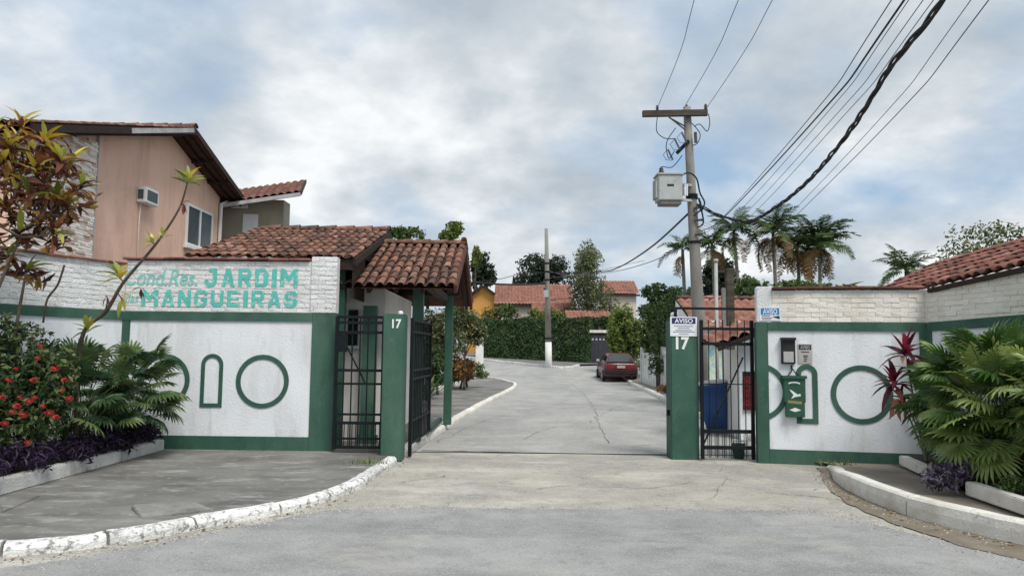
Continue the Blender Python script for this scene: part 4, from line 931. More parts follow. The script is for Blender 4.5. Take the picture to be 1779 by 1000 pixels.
def fan_mesh(name, m, rad=.36, seg=15, arc=290, droop=.3):
    mb = MB(); vs = [(0, 0, 0)]; fs = []
    for i in range(seg):
        a0 = R(-arc/2+arc*i/seg+90); a1 = R(-arc/2+arc*(i+1)/seg+90); am = (a0+a1)/2+random.uniform(-.03, .03); l = rad*random.uniform(.88, 1.08)*(.8+.2*math.cos(am-R(90)))
        k = len(vs); r1 = l*.5
        ex = lambda a, r, dz: (math.cos(a)*r, math.sin(a)*r, dz)
        vs += [ex(a0, r1, .0-.1*droop*r1), ex(am, r1, .03*rad*2-.1*droop*r1), ex(a1, r1, -.1*droop*r1), ex(am-.3*(a1-a0), l*.8, -droop*l*.35), ex(am, l, -droop*l*.7-random.uniform(0, .12)*l), ex(am+.3*(a1-a0), l*.8, -droop*l*.35)]
        fs += [(0, k, k+1), (0, k+1, k+2), (k, k+3, k+1), (k+1, k+5, k+2), (k+1, k+3, k+4), (k+1, k+4, k+5)]
    return mb.add(vs, fs).mesh(name, MT[m], False)
def look(o, d, roll=0.):       # +Y along d, +Z as upright as possible
    d = V(d).normalized(); x = d.cross(V((0, 0, 1)))
    if x.length < .05: x = V((1, 0, 0))
    return frame(o, x, d) @ Matrix.Rotation(roll, 4, 'Y')
def rosette(par, c, axis, meshes, n, sc=1., open_=(.25, 1.25)):
    axis = V(axis).normalized(); a = axis.orthogonal().normalized(); b = axis.cross(a); ph = random.random()*6
    for i in range(n):
        k = i/max(1, n-1); th = open_[0]+(open_[1]-open_[0])*k+random.uniform(-.12, .12); az = ph+i*2.4+random.uniform(-.2, .2)
        d = axis*math.cos(th)+(a*math.cos(az)+b*math.sin(az))*math.sin(th)
        ms = meshes(k); put('leaf', ms, look(V(c)-axis*.05*k, d, random.uniform(-.4, .4)) @ Matrix.Scale(sc*random.uniform(.75, 1.15), 4), par)
def stems(par, base, tips, r, m='bark', name='stem', bend=.15):
    for q in tips:
        q = V(q); b = V(base); mid = b.lerp(q, .5)+V((random.uniform(-bend, bend), random.uniform(-bend, bend), -bend*.5))
        MB().tube(catmull([b, mid, q], 5), [r*(1-.65*i/10) for i in range(11)], 6).build(name, MT[m], par, True)

# ------------------------------------------------------------------ croton tree, left edge
random.seed(11)
CRM = {k: [leaf_mesh('croton_leaf', .26, .064, k, d) for d in (.15, .35, .6)] for k in ('cr_yellow', 'cr_green', 'cr_maroon', 'cr_orange')}
def cr_pick(top):
    def f(k):
        x = random.random()
        if k < .55: m = 'cr_yellow' if x < .5*top+.12 else 'cr_green' if x < .75 else 'cr_orange' if x < .88 else 'cr_maroon'
        else: m = 'cr_maroon' if x < .58 else 'cr_orange' if x < .88 else 'cr_green'
        return random.choice(CRM[m])
    return f
base = V((-5.62, 8.3, .2))
t = thing('croton_tree', 'tall croton with yellow and maroon leaves at the left edge', 'croton', base)
spots = [(38, 205), (78, 232), (12, 245), (105, 265), (50, 262), (-10, 215), (82, 300), (20, 300), (125, 268), (-25, 290), (55, 330), (98, 330), (142, 312), (118, 345), (10, 350), (-40, 350), (70, 375), (35, 390), (95, 392), (-15, 400), (50, 455), (15, 430), (-50, 420), (62, 285), (0, 270), (30, 232), (88, 262), (30, 320), (78, 345)]
tips = []
for (x, y) in spots:
    Y = random.uniform(7.9, 8.7); q = P(x, y+12, Y); ax_ = (q-V((-5.75, 8.3, 2.6))).normalized()*.6+V((random.uniform(-.25, .25), random.uniform(-.45, .1), .65))
    rosette(t, q, ax_, cr_pick(max(0, min(1, (380-y)/120))), 10, 1.0); tips.append(q)
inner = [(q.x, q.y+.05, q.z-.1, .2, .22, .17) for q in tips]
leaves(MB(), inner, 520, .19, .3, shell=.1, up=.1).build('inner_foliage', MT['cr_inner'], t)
t.children[-1]['kind'] = 'stuff'
nodes = [V((-5.78, 8.25, 2.1)), V((-5.55, 8.4, 2.35)), V((-5.9, 8.35, 2.55)), V((-5.5, 8.2, 2.75))]
stems(t, base, nodes[:2], .038, 'bark', bend=.06); stems(t, nodes[0], nodes[2:], .026, 'bark', bend=.06)
con = list(nodes)
for q in sorted(tips, key=lambda q_: q_.z):
    nb = min(con, key=lambda n_: (n_-q).length+max(0, n_.z-q.z)*3); stems(t, nb, [q], .015, 'bark', bend=.05); con.append(nb.lerp(q, .6))
MB().tube(catmull([P(75, 560, 8.4), P(82, 520, 8.3), P(100, 495, 8.3), P(112, 460, 8.3)], 5), .012, 6).build('stem', MT['bark'], t, True)
# leaning croton sapling
base = V((-5.15, 8.9, .2))
t = thing('croton_sapling', 'thin leaning croton stem with sparse yellow green leaf tufts before the lettering', 'croton', base)
path = catmull([base, P(140, 595, 8.8), P(185, 540, 8.7), P(215, 490, 8.65), P(270, 425, 8.6), P(310, 365, 8.55), P(325, 320, 8.5)], 6)
MB().tube(path, [.03-.022*i/(len(path)-1) for i in range(len(path))], 7).build('stem', MT['bark'], t, True)
pk = lambda k: random.choice(CRM['cr_yellow' if random.random() < .3 else 'cr_green'])
pm_ = lambda k: random.choice(CRM['cr_maroon'])
for (x, y, Y, n, sc, ax_) in ((327, 312, 8.5, 13, .85, (.1, -.1, 1)), (262, 418, 8.55, 8, .65, (-.5, -.2, .8)), (282, 408, 8.5, 6, .5, (.2, -.3, .8)), (205, 478, 8.6, 10, .95, (-.4, -.2, .9)), (152, 570, 8.7, 8, .85, (-.1, -.3, 1)), (212, 520, 8.6, 3, .7, (.2, -.3, -1))):
    q = P(x, y, Y); rosette(t, q, ax_, pk, n, sc); nb = min(path, key=lambda n_: (n_-q).length); MB().tube([nb, q], .008, 5).build('twig', MT['bark'], t)
for (x, y) in ((318, 358), (185, 520), (245, 505)): rosette(t, P(x, y, 8.55), (.3, -.2, -1), pm_, 5, .45)

# ------------------------------------------------------------------ left planter shrubs
random.seed(5)
base = V((-5.35, 8.1, .2)); t = thing('ixora_bush', 'dense dark bush dotted with red flower heads in the left planter', 'bush', base)
lob = clump_lobes((-5.4, 8.2, .95), (.62, .85, .75), 18, .7, .42)+[(-6.0, 7.6, 1.1, .5, .6, .6), (-5.5, 8.3, 1.5, .4, .5, .35), (-5.75, 8.2, 1.65, .35, .4, .3)]
leaves(MB(), lob, 8200, .085, .45, shell=.6).build('foliage', MT['leaf_ixora'], t)
stems(t, base, [V(l[:3]) for l in lob[::3]], .02)
FL = []
for k in range(3):
    mb = MB(); leaves(mb, [(0, 0, 0, .05, .05, .035)], 46, .03, .6, shell=.6); FL.append(mb.mesh('flower_cluster', MT['flower_red']))
for (x, y) in ((95, 640), (58, 660), (35, 690), (50, 697), (22, 715), (60, 690), (85, 717), (98, 724), (4, 690), (108, 678), (120, 692), (48, 768), (-10, 700), (70, 600), (28, 640), (15, 660), (112, 660), (75, 705), (40, 720), (8, 735), (66, 622), (30, 705)):
    put('flower_cluster', random.choice(FL), Matrix.Translation(P(x, y, random.uniform(7.25, 7.55))+V((0, 0, 0))) @ Matrix.Scale(random.uniform(.45, .95), 4), t)
FG = [fan_mesh('fan_leaf', 'fan_green', .33, 23, 280, d) for d in (.08, .25, .5)]
FD = [fan_mesh('fan_leaf', 'fan_dark', .3, 19, 250, d) for d in (.15, .35, .6)]
def fan_palm(name, label, c, r, n, meshes, base, sc=1., zmin=-.7, group=None):
    t = thing(name, label, 'palm', base, group); c = V(c)
    for i in range(n):
        while True:
            d = V((random.gauss(0, 1), random.gauss(0, 1), random.gauss(.15, .8))).normalized()
            if d.z > zmin: break
        k = random.uniform(.55, 1.0); q = c+V((d.x*r[0], d.y*r[1], d.z*r[2]))*k
        b = V(base)+V((random.uniform(-.25, .25)*r[0], random.uniform(-.3, .3)*r[1], random.uniform(0, .25)))
        dr = (q-b).normalized()*.5+d*.6+V((0, 0, -.08)); 
        put('fan_leaf', random.choice(meshes), look(q, dr, random.uniform(-.5, .5)) @ Matrix.Rotation(random.uniform(-.45, .25), 4, 'X') @ Matrix.Scale(sc*random.uniform(.75, 1.15), 4), t)
        mid = b.lerp(q, .55)+V((0, 0, .12)); MB().tube(catmull([b, mid, q], 3), .006, 4).build('petiole', MT['petiole'], t)
    return t
fan_palm('fan_palm', 'fan palm shrub overlapping the left circle on the lettered wall', (-5.0, 9.85, .98), (.55, .6, .62), 62, FD, (-5.2, 9.9, .2), .85)
fan_palm('fan_palm', 'fan palm shrub between the red flowers and the lettered wall', (-5.2, 9.0, .92), (.55, .6, .66), 58, FD, (-5.3, 9.1, .2), .9)
t = thing('broadleaf_plant', 'upright glossy broadleaf clump above the left fan palms', 'plant', (-5.4, 9.0, .2))
BL = [leaf_mesh('broad_leaf', .5, .09, 'fan_green', d) for d in (.1, .3)]
for k in range(20):
    q = V((-5.45+random.uniform(-.35, .3), 9.0+random.uniform(-.4, .3), 1.15+random.uniform(0, .15))); put('leaf', random.choice(BL), look(q, (random.uniform(-.7, .7), random.uniform(-.6, .3), 1), random.uniform(-1, 1)) @ Matrix.Scale(random.uniform(.7, 1), 4), t)
for k in range(5): MB().tube([(-5.45+.12*(k-2), 9.0, .2), (-5.45+.1*(k-2), 9.0, 1.2)], .012, 5).build('stem', MT['petiole'], t)
mb = MB()
for i in range(26):
    k = i/25; y = 5.9+4.7*k; x = -5.07 if y > 7.3 else -5.0-(7.3-y)*.48
    leaves(mb, [(x+random.uniform(-.16, .1), y, .37+random.uniform(-.07, .08), .2, .22, .17)], 150, .1, .25, shell=.4, up=.6)
tag(mb.build('purple_ground_cover', MT['purple']), 'dark purple trailing ground cover spilling over the left planter edging', 'plant', kind='stuff')

# ------------------------------------------------------------------ right planter shrubs
random.seed(23)
fan_palm('fan_palm', 'large bushy fan palm spilling over the right planter', (5.42, 8.35, 1.0), (.66, .95, .86), 150, FG, (5.5, 8.4, .2), 1.0, zmin=-.85)
fan_palm('fan_palm', 'fan palm cut by the right edge of the picture', (5.55, 7.2, 1.15), (.5, .55, .78), 55, FG, (5.6, 7.2, .2), 1.0, zmin=-.6)
CO = {k: [leaf_mesh('cordyline_leaf', .34, .07, k, d) for d in (.1, .45, .8)] for k in ('cord_red', 'cord_dark', 'cord_pale')}
base = V((5.25, 9.45, .2)); t = thing('cordyline', 'crimson cordyline standing before the green circle at the right', 'cordyline', base)
pk2 = lambda k: random.choice(CO['cord_red' if k < .5 else 'cord_dark' if random.random() < .85 else 'cord_pale'])
for (x, y, n, sc, ax_) in ((1573, 612, 20, .95, (.05, -.25, 1)), (1553, 664, 20, .95, (-.3, -.35, .85)), (1580, 640, 14, .8, (.3, -.25, .6)), (1566, 690, 10, .75, (-.2, -.4, .5))):
    q = P(x, y, 9.3); rosette(t, q, ax_, pk2, n, sc, (.1, 1.6)); stems(t, base, [q], .018, 'bark_grey', bend=.05)
for k in range(5): put('leaf', random.choice(CO['cord_pale']), look(P(1553+4*k, 692, 9.2), (random.uniform(-.4, .2), -.3, -1), random.uniform(-1, 1)) @ Matrix.Scale(.8, 4), t)
base = G(1650, 846, .13); t = thing('purple_plant', 'small purple leaved plant growing through the gap in the right planter edging', 'plant', base)
leaves(MB(), [(base.x, base.y, .28, .26, .22, .2), (base.x-.16, base.y, .22, .16, .15, .14), (base.x+.2, base.y+.1, .34, .2, .2, .16)], 620, .075, .4, shell=.3).build('foliage', MT['purple_lit'], t)
stems(t, base, [base+V((random.uniform(-.2, .2), random.uniform(-.15, .15), .25)) for _ in range(7)], .006, 'bark', bend=.03)
for (px, py, lab) in ((1765, 838, 'low green weeds on the planter edging at the right picture edge'), (1645, 800, 'sparse green weeds at the foot of the fan palm')):
    q = G(px, py, .3); t = thing('weed_patch', lab, 'weeds', q)
    leaves(MB(), [(q.x, q.y, q.z-.02, .2, .25, .1)], 260, .05, .5, shell=.2).build('foliage', MT['leaf_mid'], t)
for (px, py, s, lab) in ((640, 805, .06, 'tuft of grass in the crack of the left kerb'), (1452, 806, .09, 'grass tuft at the end of the right kerb')):
    q = G(px, py, .12); t = thing('grass_tuft', lab, 'grass', q); mb = MB()
    for k in range(60):
        a = V((q.x+random.gauss(0, s*1.6), q.y+random.gauss(0, s), q.z)); h = random.uniform(.03, .09)
        d = V((random.gauss(0, .03), random.gauss(0, .03), h)); mb.add([a-V((.006, 0, 0)), a+V((.006, 0, 0)), a+d], [(0, 1, 2)])
    tag(mb.build('blades', MT['leaf_light'], t), kind='stuff')

# ------------------------------------------------------------------ roof behind the right flank wall
t = thing('lean_to', 'weathered tile lean-to roof rising behind the right flank wall', 'shed', (7, 9, 0))
o = V((6.38, 6.0, 2.80)); o2 = V((5.74, 10.1, 2.46)); u = (o2-o); wid = u.length+1.7; u = u.normalized()
v = V((1.35, .2, .62)); nrm = (-u).cross(v)
oo = o2-(-u)*1.7; 
rf = roof_sheet(oo, -u, v, wid, v.length, .18, .34, -.03).build('roof', MT['tile_sheet'], t, True)
lay_tiles(rf, oo, -u, v, wid, v.length, TILE_OLD, .165, .28, .012)
MB().hexa([V((6.1, 11.6, 0)), V((6.75, 6.1, 0)), V((8.0, 6.3, 0)), V((7.2, 11.7, 0)), V((6.1, 11.6, 2.3)), V((6.75, 6.1, 2.7)), V((8.0, 6.3, 3.2)), V((7.2, 11.7, 2.75))]).build('wall', MT['hut_wall'], t)
MB().bar(o2+V((-.02, 0, -.04)), o+V((-.02, 0, -.04)), .06, .06).build('eaves_batten', MT['dark_wood'], t)

# ------------------------------------------------------------------ inside, right of the road
t = thing('white_house', 'small white house with terracotta roof seen through the right gate', 'house', (7, 22, 0))
MB().box(5.12, 9.5, 20.4, 22.9, 0, 2.42).build('wall', MT['white_plaster'], t)
xa = P(1176, 517, 22.6).x
vs = [(xa-.02, 20.0, 2.1), (xa-.02, 22.9, 2.1), (xa-.02, 22.7, 3.12)]
MB().add(vs, [(0, 1, 2)]).build('gable', MT['white_plaster'], t)
o = V((xa, 19.9, 2.18)); v = V((0, 2.8, .98)); rf = roof_sheet(o, (1, 0, 0), v, 5.2, v.length, .24, .42, .06).build('roof', MT['tile_bright'], t, True)
for i in range(14): put('ridge_tile', RIDGE, frame((xa+5.2-.37*i, 22.7, 3.2), (0, 1, 0), (-1, 0, -.03)), rf)
q0, q1 = P(1226, 662, 20.3), P(1254, 596, 20.3); MB().box(q0.x, q1.x, 20.36, 20.398, .2, q1.z).build('mural', MT['mural_aqua'], t)
q0, q1 = P(1259, 662, 20.3), P(1285, 596, 20.3); MB().box(q0.x, q1.x, 20.36, 20.398, .2, q1.z).build('mural', MT['mural_cream'], t)
MB().box(P(1214, 600, 20.3).x, P(1223, 600, 20.3).x, 20.3, 20.398, .0, 1.9).build('door', MT['car_plastic'], t)
# shed with breeze blocks
XS = P(1286, 700, 13.4).x
t = thing('meter_shelter', 'low white shelter with red breeze block panel and tile canopy inside the right gate', 'shelter', (XS+.8, 14, 0))
q1 = P(1300, 645, 13.4); q0 = P(1300, 712, 13.4)
MB().box(XS, XS+2.2, 13.4, 13.55, 0, 1.72).build('wall', MT['white_plaster'], t)
pn = MB().box(XS+.05, XS+.62, 13.385, 13.399, q0.z, q1.z).build('block_panel', MT['car_plastic'], t)
CB = MB(); s = .082
for (a, b_, c, d) in ((0, 1, 0, .2), (0, 1, .8, 1), (0, .2, .2, .8), (.8, 1, .2, .8), (.4, .6, .2, .8)): CB.box(a*s, b_*s, 0, .03, c*s, d*s)
CBm = CB.mesh('breeze_block', MT['cobogo'])
nz = int((q1.z-q0.z)/.086)
for i in range(6):
    for j in range(nz): put('breeze_block', CBm, Matrix.Translation((XS+.06+.09*i, 13.352, q0.z+.005+.086*j)), pn)
a, b_ = P(1247, 601, 13.0), P(1318, 574, 13.0)
uu = V((b_.x-a.x, 0, b_.z-a.z)); rf = roof_sheet(a, uu, V((0, 1.2, .17)), 2.0, 1.2, .2, .4, .05).build('canopy', MT['tile_bright'], t, True)
MB().bar(a-V((0, 0, .05)), a+uu*2.3-V((0, 0, .05)), .05, .08).build('canopy_beam', MT['dark_wood'], t)
MB().add([a-V((0, 0, .02)), a+uu.normalized()*2-V((0, 0, .02)), a+uu.normalized()*2+V((0, 1.2, .12)), a+V((0, 1.2, .12))], [(0, 1, 2, 3)]).build('soffit', MT['dark_wood'], t)
MB().box(XS+.05, XS+2.1, 13.56, 14.6, 0, 1.6).build('back_room', MT['hut_wall'], t)
# blue water tank, tilted
q = G(1246, 748); q = V((q.x, 14.6, 0)); t = thing('water_tank', 'tilted blue plastic water tank behind the right pedestrian gate', 'tank', q)
M3 = Matrix.Rotation(R(-9), 3, 'Y'); c0 = P(1250, 745, 14.6); c0.z = .06
MB().lathe(c0, [(.22, 0), (.24, .01), (.30, .5), (.325, .84), (.35, .85), (.35, .9), (.32, .9), (.30, .86)], 28, M3).build('body', MT['blue_tank'], t, True)
MB().lathe(c0+M3 @ V((0, 0, .90)), [(.36, 0), (.36, .02), (.2, .05), (.02, .055)], 28, M3).build('lid', MT['sign_grey'], t, True)
t = thing('bucket', 'small dark green bucket at the foot of the right gate', 'bucket', G(1300, 795)); c0 = V((3.36, 11.05, .0))
MB().lathe(c0, [(.075, 0), (.095, .2), (.1, .2), (.1, .215), (.085, .215), (.07, .02)], 18).build('body', MT['green_metal'], t, True)
MB().tube([c0+V((-.095, 0, .2)), c0+V((-.07, -.05, .26)), c0+V((.07, -.05, .26)), c0+V((.095, 0, .2))], .005, 5).build('handle', BI, t)
t = thing('timber_post', 'dark timber post with side arm behind the right gate', 'post', G(1266, 690)); x = P(1268, 550, 17).x
MB().box(x-.09, x+.09, 16.92, 17.08, 0, P(1268, 466, 17).z).build('post', MT['old_timber'], t, bevel=.012)
MB().box(x-.18, x-.09, 16.95, 17.05, 0, P(1262, 500, 17).z).build('cladding', MT['concrete_pole'], t)
MB().bar(P(1247, 471, 17), P(1268, 471, 17), .05, .05).build('arm', MT['old_timber'], t)
t = thing('steel_pipe', 'thin grey steel pipe standing left of the dark timber post', 'pipe', G(1246, 690)); x = P(1245, 550, 16.5).x
MB().tube([(x, 16.5, 0), (x, 16.5, P(1244, 455, 16.5).z)], .04, 10).build('pipe', MT['transformer_grey'], t, True)
MB().tube([(x, 16.5, P(1244, 455, 16.5).z), (x, 16.5, P(1244, 450, 16.5).z)], .055, 10).build('cap', MT['sign_grey'], t, True)
# low white wall by the pavement
for (ya, yb, lab) in ((30.2, 34.5, 'stained low white wall beyond the dark wicket beside the car'), (23.0, 29.0, 'low white garden wall nearest the right pillar')):
    xa_ = 5.85+(ya-28)*.03; xb_ = 5.85+(yb-28)*.03; W_ = Wall((xb_, yb), (xa_, ya)); t = thing('garden_wall', lab, 'wall', W_.p(W_.len/2, .1))
    mb = MB(); W_.box(mb, 0, W_.len, .05, 1.42, -.16, 0); mb.build('wall', MT['planter_paint'], t)
    mb = MB(); W_.box(mb, -.03, W_.len+.03, 1.42, 1.5, -.2, .04); mb.build('cap', MT['planter_paint'], t)
    mb = MB(); W_.box(mb, -.05, .2, .05, 1.75, -.22, .05); mb.build('pier', MT['planter_paint'], t, bevel=.01)
t = thing('wicket_gate', 'narrow dark wicket gate between the two low white walls', 'gate', (5.9, 29.6, .1)); 
for k in range(8): MB().box(5.86, 5.89, 29.08+.13*k, 29.2+.13*k, .12, 1.35).build('board', MT['dark_wood'], t)
MB().box(5.89, 5.91, 29.05, 30.15, .4, .5).build('rail', MT['dark_wood'], t)

# ------------------------------------------------------------------ red hatchback
YC, XCc = 36.0, 5.32; zc = gz(37)-.0
t = thing('parked_car', 'dark red old hatchback parked with two wheels on the kerb', 'car', (XCc, YC+1.9, zc))
def sec(y, half, z0, z1, rnd=.06): return [(XCc-half, YC+y, zc+z0), (XCc-half, YC+y, zc+z1-rnd), (XCc-half+rnd, YC+y, zc+z1), (XCc+half-rnd, YC+y, zc+z1), (XCc+half, YC+y, zc+z1-rnd), (XCc+half, YC+y, zc+z0)]
ss = [sec(.0, .74, .34, .82, .1), sec(.06, .79, .26, .9, .08), sec(.7, .8, .22, .93), sec(1.9, .8, .22, .92), sec(2.8, .79, .22, .9), sec(3.5, .77, .26, .82, .1), sec(3.75, .7, .34, .7, .1)]
vs = [v for s_ in ss for v in s_]; k = 6
fs = [(i*k+j, i*k+(j+1) % k, (i+1)*k+(j+1) % k, (i+1)*k+j) for i in range(len(ss)-1) for j in range(k)]+[tuple(range(k-1, -1, -1)), tuple((len(ss)-1)*k+j for j in range(k))]
MB().add(vs, fs).build('body', MT['car_paint'], t, True)
cab = [sec(.14, .7, .88, .94, .03), sec(.52, .58, .88, 1.32, .1), sec(1.2, .6, .88, 1.37, .1), sec(1.9, .59, .88, 1.34, .1), sec(2.62, .68, .86, .93, .03)]
vs = []
for s_ in cab:
    for i, v in enumerate(s_):
        if i in (0, 5): v = (XCc+(-.73 if i == 0 else .73), v[1], v[2])
        vs.append(v)
fs = [(i*k+j, i*k+(j+1) % k, (i+1)*k+(j+1) % k, (i+1)*k+j) for i in range(len(cab)-1) for j in range(k)]
MB().add(vs, fs).build('cabin', MT['car_paint'], t, True)
MB().add([(XCc-.6, YC+.12, zc+.95), (XCc+.6, YC+.12, zc+.95), (XCc+.48, YC+.46, zc+1.28), (XCc-.48, YC+.46, zc+1.28)], [(0, 1, 2, 3)]).build('rear_window', MT['car_glass'], t)
for sx in (-1, 1):
    for (ya, yb, yc, yd) in ((.5, 1.15, 1.15, .66), (1.22, 2.35, 1.86, 1.22)):
        mb = MB(); mb.add([(XCc+sx*.735, YC+ya, zc+.94), (XCc+sx*.735, YC+yb, zc+.94), (XCc+sx*.645, YC+yc, zc+1.27), (XCc+sx*.645, YC+yd, zc+1.27)], [(0, 1, 2, 3)]); mb.build('side_window', MT['car_glass'], t)
    MB().box(XCc+sx*.46-.2, XCc+sx*.46+.2, YC-.02, YC+.06, zc+.62, zc+.8).build('tail_light', MT['tail_red'], t, bevel=.01)
    MB().box(XCc+sx*.86-.08, XCc+sx*.86+.08, YC+2.2, YC+2.3, zc+.93, zc+1.06).build('mirror', MT['car_plastic'] if sx > 0 else MT['transformer_grey'], t, bevel=.02)
    for y in (.62, 3.0):
        M4 = Matrix.Rotation(R(90), 3, 'Y'); wh = MB().lathe((XCc+sx*.76-.09, YC+y, zc+.27), [(.2, 0), (.27, .02), (.275, .09), (.27, .16), (.2, .18)], 20, M4).build('wheel', MT['rubber'], t, True)
        MB().lathe((XCc+sx*.76-.095, YC+y, zc+.27), [(.05, 0), (.17, .005), (.17, .185), (.05, .19)], 16, M4).build('rim', MT['rim'], wh, True)
MB().box(XCc-.24, XCc+.24, YC-.025, YC+.05, zc+.64, zc+.78).build('plate_panel', MT['car_plastic'], t)
MB().box(XCc-.2, XCc+.2, YC-.04, YC-.026, zc+.65, zc+.77).build('licence_plate', MT['sign_grey'], t)
MB().box(XCc-.8, XCc+.8, YC-.1, YC+.14, zc+.36, zc+.54).build('bumper', MT['car_plastic'], t, bevel=.03)
MB().box(XCc-.62, XCc+.62, YC-.015, YC+.05, zc+.545, zc+.575).build('trim', MT['tail_red'], t)

# ------------------------------------------------------------------ far hedge, garage and houses
random.seed(31)
HW = Wall((-2.6, 55.2), (5.2, 49.4)); t = thing('clipped_hedge', 'tall clipped ivy hedge wall behind the far utility pole', 'hedge', HW.p(HW.len/2, gz(52)))
mb = MB(); HW.box(mb, 0, HW.len, .4, 3.75, -1.2, -.12); mb.build('core', MT['leaf_far'], t)
mb = MB(); vs = []; fs = []
for i in range(17000):
    u = random.uniform(-.1, HW.len+.1); face = random.random() < .86
    hgt = 3.75+.28*noise.noise(V((u*.8, 0, 0)))
    z = gz(52)-.25+(hgt-gz(52)+.25)*random.random() if face else hgt; o = .06*noise.noise(V((u*1.7, z*1.7, 0)))*2+random.uniform(-.12, .06) if face else random.uniform(-1.2, .0)
    p = HW.p(u, z+(random.uniform(-.08, .1) if not face else 0), o)
    nrm = ((HW.n if face else V((0, 0, 1)))+V((random.gauss(0, .45), random.gauss(0, .45), random.gauss(.3, .45)))).normalized()
    a = nrm.orthogonal().normalized(); a.rotate(Matrix.Rotation(random.uniform(0, 6.28), 3, nrm)); b = nrm.cross(a); s = random.uniform(.09, .19); k = len(vs)
    vs += [p-a*s*.5, p+b*s*.35, p+a*s*.5, p-b*s*.35]; fs.append((k, k+1, k+2, k+3))
mb.add(vs, fs).build('foliage', MT['leaf_hedge'], t)
XG0, XG1 = 5.3, 7.25; zg = gz(49.4)
t = thing('garage_gate', 'dark blue grey garage gate with white lintel right of the hedge', 'gate', (6.3, 49.4, zg))
for k in range(8): MB().box(XG0+.244*k, XG0+.244*k+.235, 49.4, 49.46, zg, zg+1.95).build('panel', MT['garage_door'], t)
for k in range(8): MB().box(XG0+.244*k+.06, XG0+.244*k+.18, 49.385, 49.398, zg+1.62, zg+1.74).build('vent', MT['sign_grey'], t)
MB().box(XG0-.1, XG1+.1, 49.3, 49.7, zg+2.12, zg+2.3).build('lintel', MT['kerb_paint_cream'], t)
MB().box(XG0, XG1, 49.43, 49.5, zg+1.95, zg+2.12).build('top_rail', MT['dark_wood'], t)
MB().box(XG1, XG1+.35, 49.35, 49.7, zg, zg+2.3).build('pier', MT['hut_wall'], t)
tree('hedge_bush', 'clipped green growth above the garage gate lintel', 'bush', (6.3, 50.3, 3.5), (1.6, .6, .6), 1600, .16, 'leaf_hedge', 8)
tree('hedge_bush', 'rounded light bush on top of the left end of the hedge', 'bush', (-.9, 56, 4.3), (1.7, 1, .75), 1500, .18, 'leaf_mid', 8)
tree('hedge_bush', 'yellow green bush behind the middle of the hedge', 'bush', (2.6, 54, 4.0), (2.0, 1, .85), 1700, .18, 'leaf_light', 9)
def house(label, x0, x1, y, depth, ze, zr, wall, roof='tile_bright', gable=False, name='far_house'):
    t = thing(name, label, 'house', ((x0+x1)/2, y, gz(y)))
    MB().box(x0+.3, x1-.3, y+.4, y+2*depth-.4, gz(y)-.2, ze).build('wall', MT[wall], t)
    if not gable:
        v = V((0, depth, zr-ze)); roof_sheet(V((x0, y, ze)), (1, 0, 0), v, x1-x0, v.length, .28, .5, .06).build('roof', MT[roof], t, True)
        roof_sheet(V((x1, y+2*depth, ze)), (-1, 0, 0), V((0, -depth, zr-ze)), x1-x0, v.length, .28, .5, .06).build('roof', MT[roof], t, True)
        MB().add([(x1-.3, y+.4, ze), (x1-.3, y+2*depth-.4, ze), (x1-.3, y+depth, zr-.15)], [(0, 1, 2)]).build('gable', MT[wall], t)
        MB().box(x0, x1, y+.0, y+.08, ze-.22, ze-.04).build('fascia', MT['dark_wood'], t)
    else:
        xm = (x0+x1)/2; hw = (x1-x0)/2
        roof_sheet(V((x0, y+2*depth, ze)), (0, -1, 0), V((hw, 0, zr-ze)), 2*depth, math.hypot(hw, zr-ze), .28, .5, .06).build('roof', MT[roof], t, True)
        roof_sheet(V((x1, y, ze)), (0, 1, 0), V((-hw, 0, zr-ze)), 2*depth, math.hypot(hw, zr-ze), .28, .5, .06).build('roof', MT[roof], t, True)
        MB().add([(x0+.3, y+.4, ze), (x1-.3, y+.4, ze), (xm, y+.4, zr-.1)], [(0, 1, 2)]).build('gable', MT[wall], t)
        b = MB(); b.bar((x0, y, ze-.02), (xm, y, zr-.02), .1, .2); b.bar((x1, y, ze-.02), (xm, y, zr-.02), .1, .2); b.build('bargeboard', MT['dark_wood'], t)
    return t
q = P(870, 530, 62); house('long house with wide red tile roof rising above the hedge', P(858, 527, 62).x, P(1000, 527, 62).x, 62, 4.5, P(900, 528, 62).z, P(950, 494, 66.5).z, 'far_wall')
house('low red roofed extension directly behind the far utility pole', P(924, 545, 58).x, P(1003, 545, 58).x, 58, 2, P(960, 546, 58).z, P(960, 524, 60).z, 'far_wall')
house('small house with red roof just above the garage gate', P(985, 562, 53.5).x, P(1066, 562, 53.5).x, 53.5, 2.4, P(1030, 560, 53.5).z, P(1030, 540, 55.9).z, 'far_wall')
house('distant red roofed house right of the conifer', P(1050, 512, 72).x, P(1112, 512, 72).x, 72, 3.5, P(1080, 510, 72).z, P(1080, 488, 75.5).z, 'far_wall')
house('yellow gabled house at the left end of the hedge', P(806, 525, 64).x, P(872, 525, 64).x, 64, 4, P(850, 519, 64).z, P(838, 496, 64).z, 'yellow_wall', gable=True)
t = thing('gate_post', 'short white gate post left of the hedge', 'post', P(832, 610, 44)); q0, q1 = P(826, 612, 44), P(840, 583, 44)
MB().box(q0.x, q1.x, 44, 44.4, gz(44)-.1, q1.z).build('post', MT['pole_white'], t, bevel=.03)
MB().box(q0.x-.05, q1.x+.05, 43.95, 44.45, q1.z, q1.z+.08).build('cap', MT['pole_white'], t)

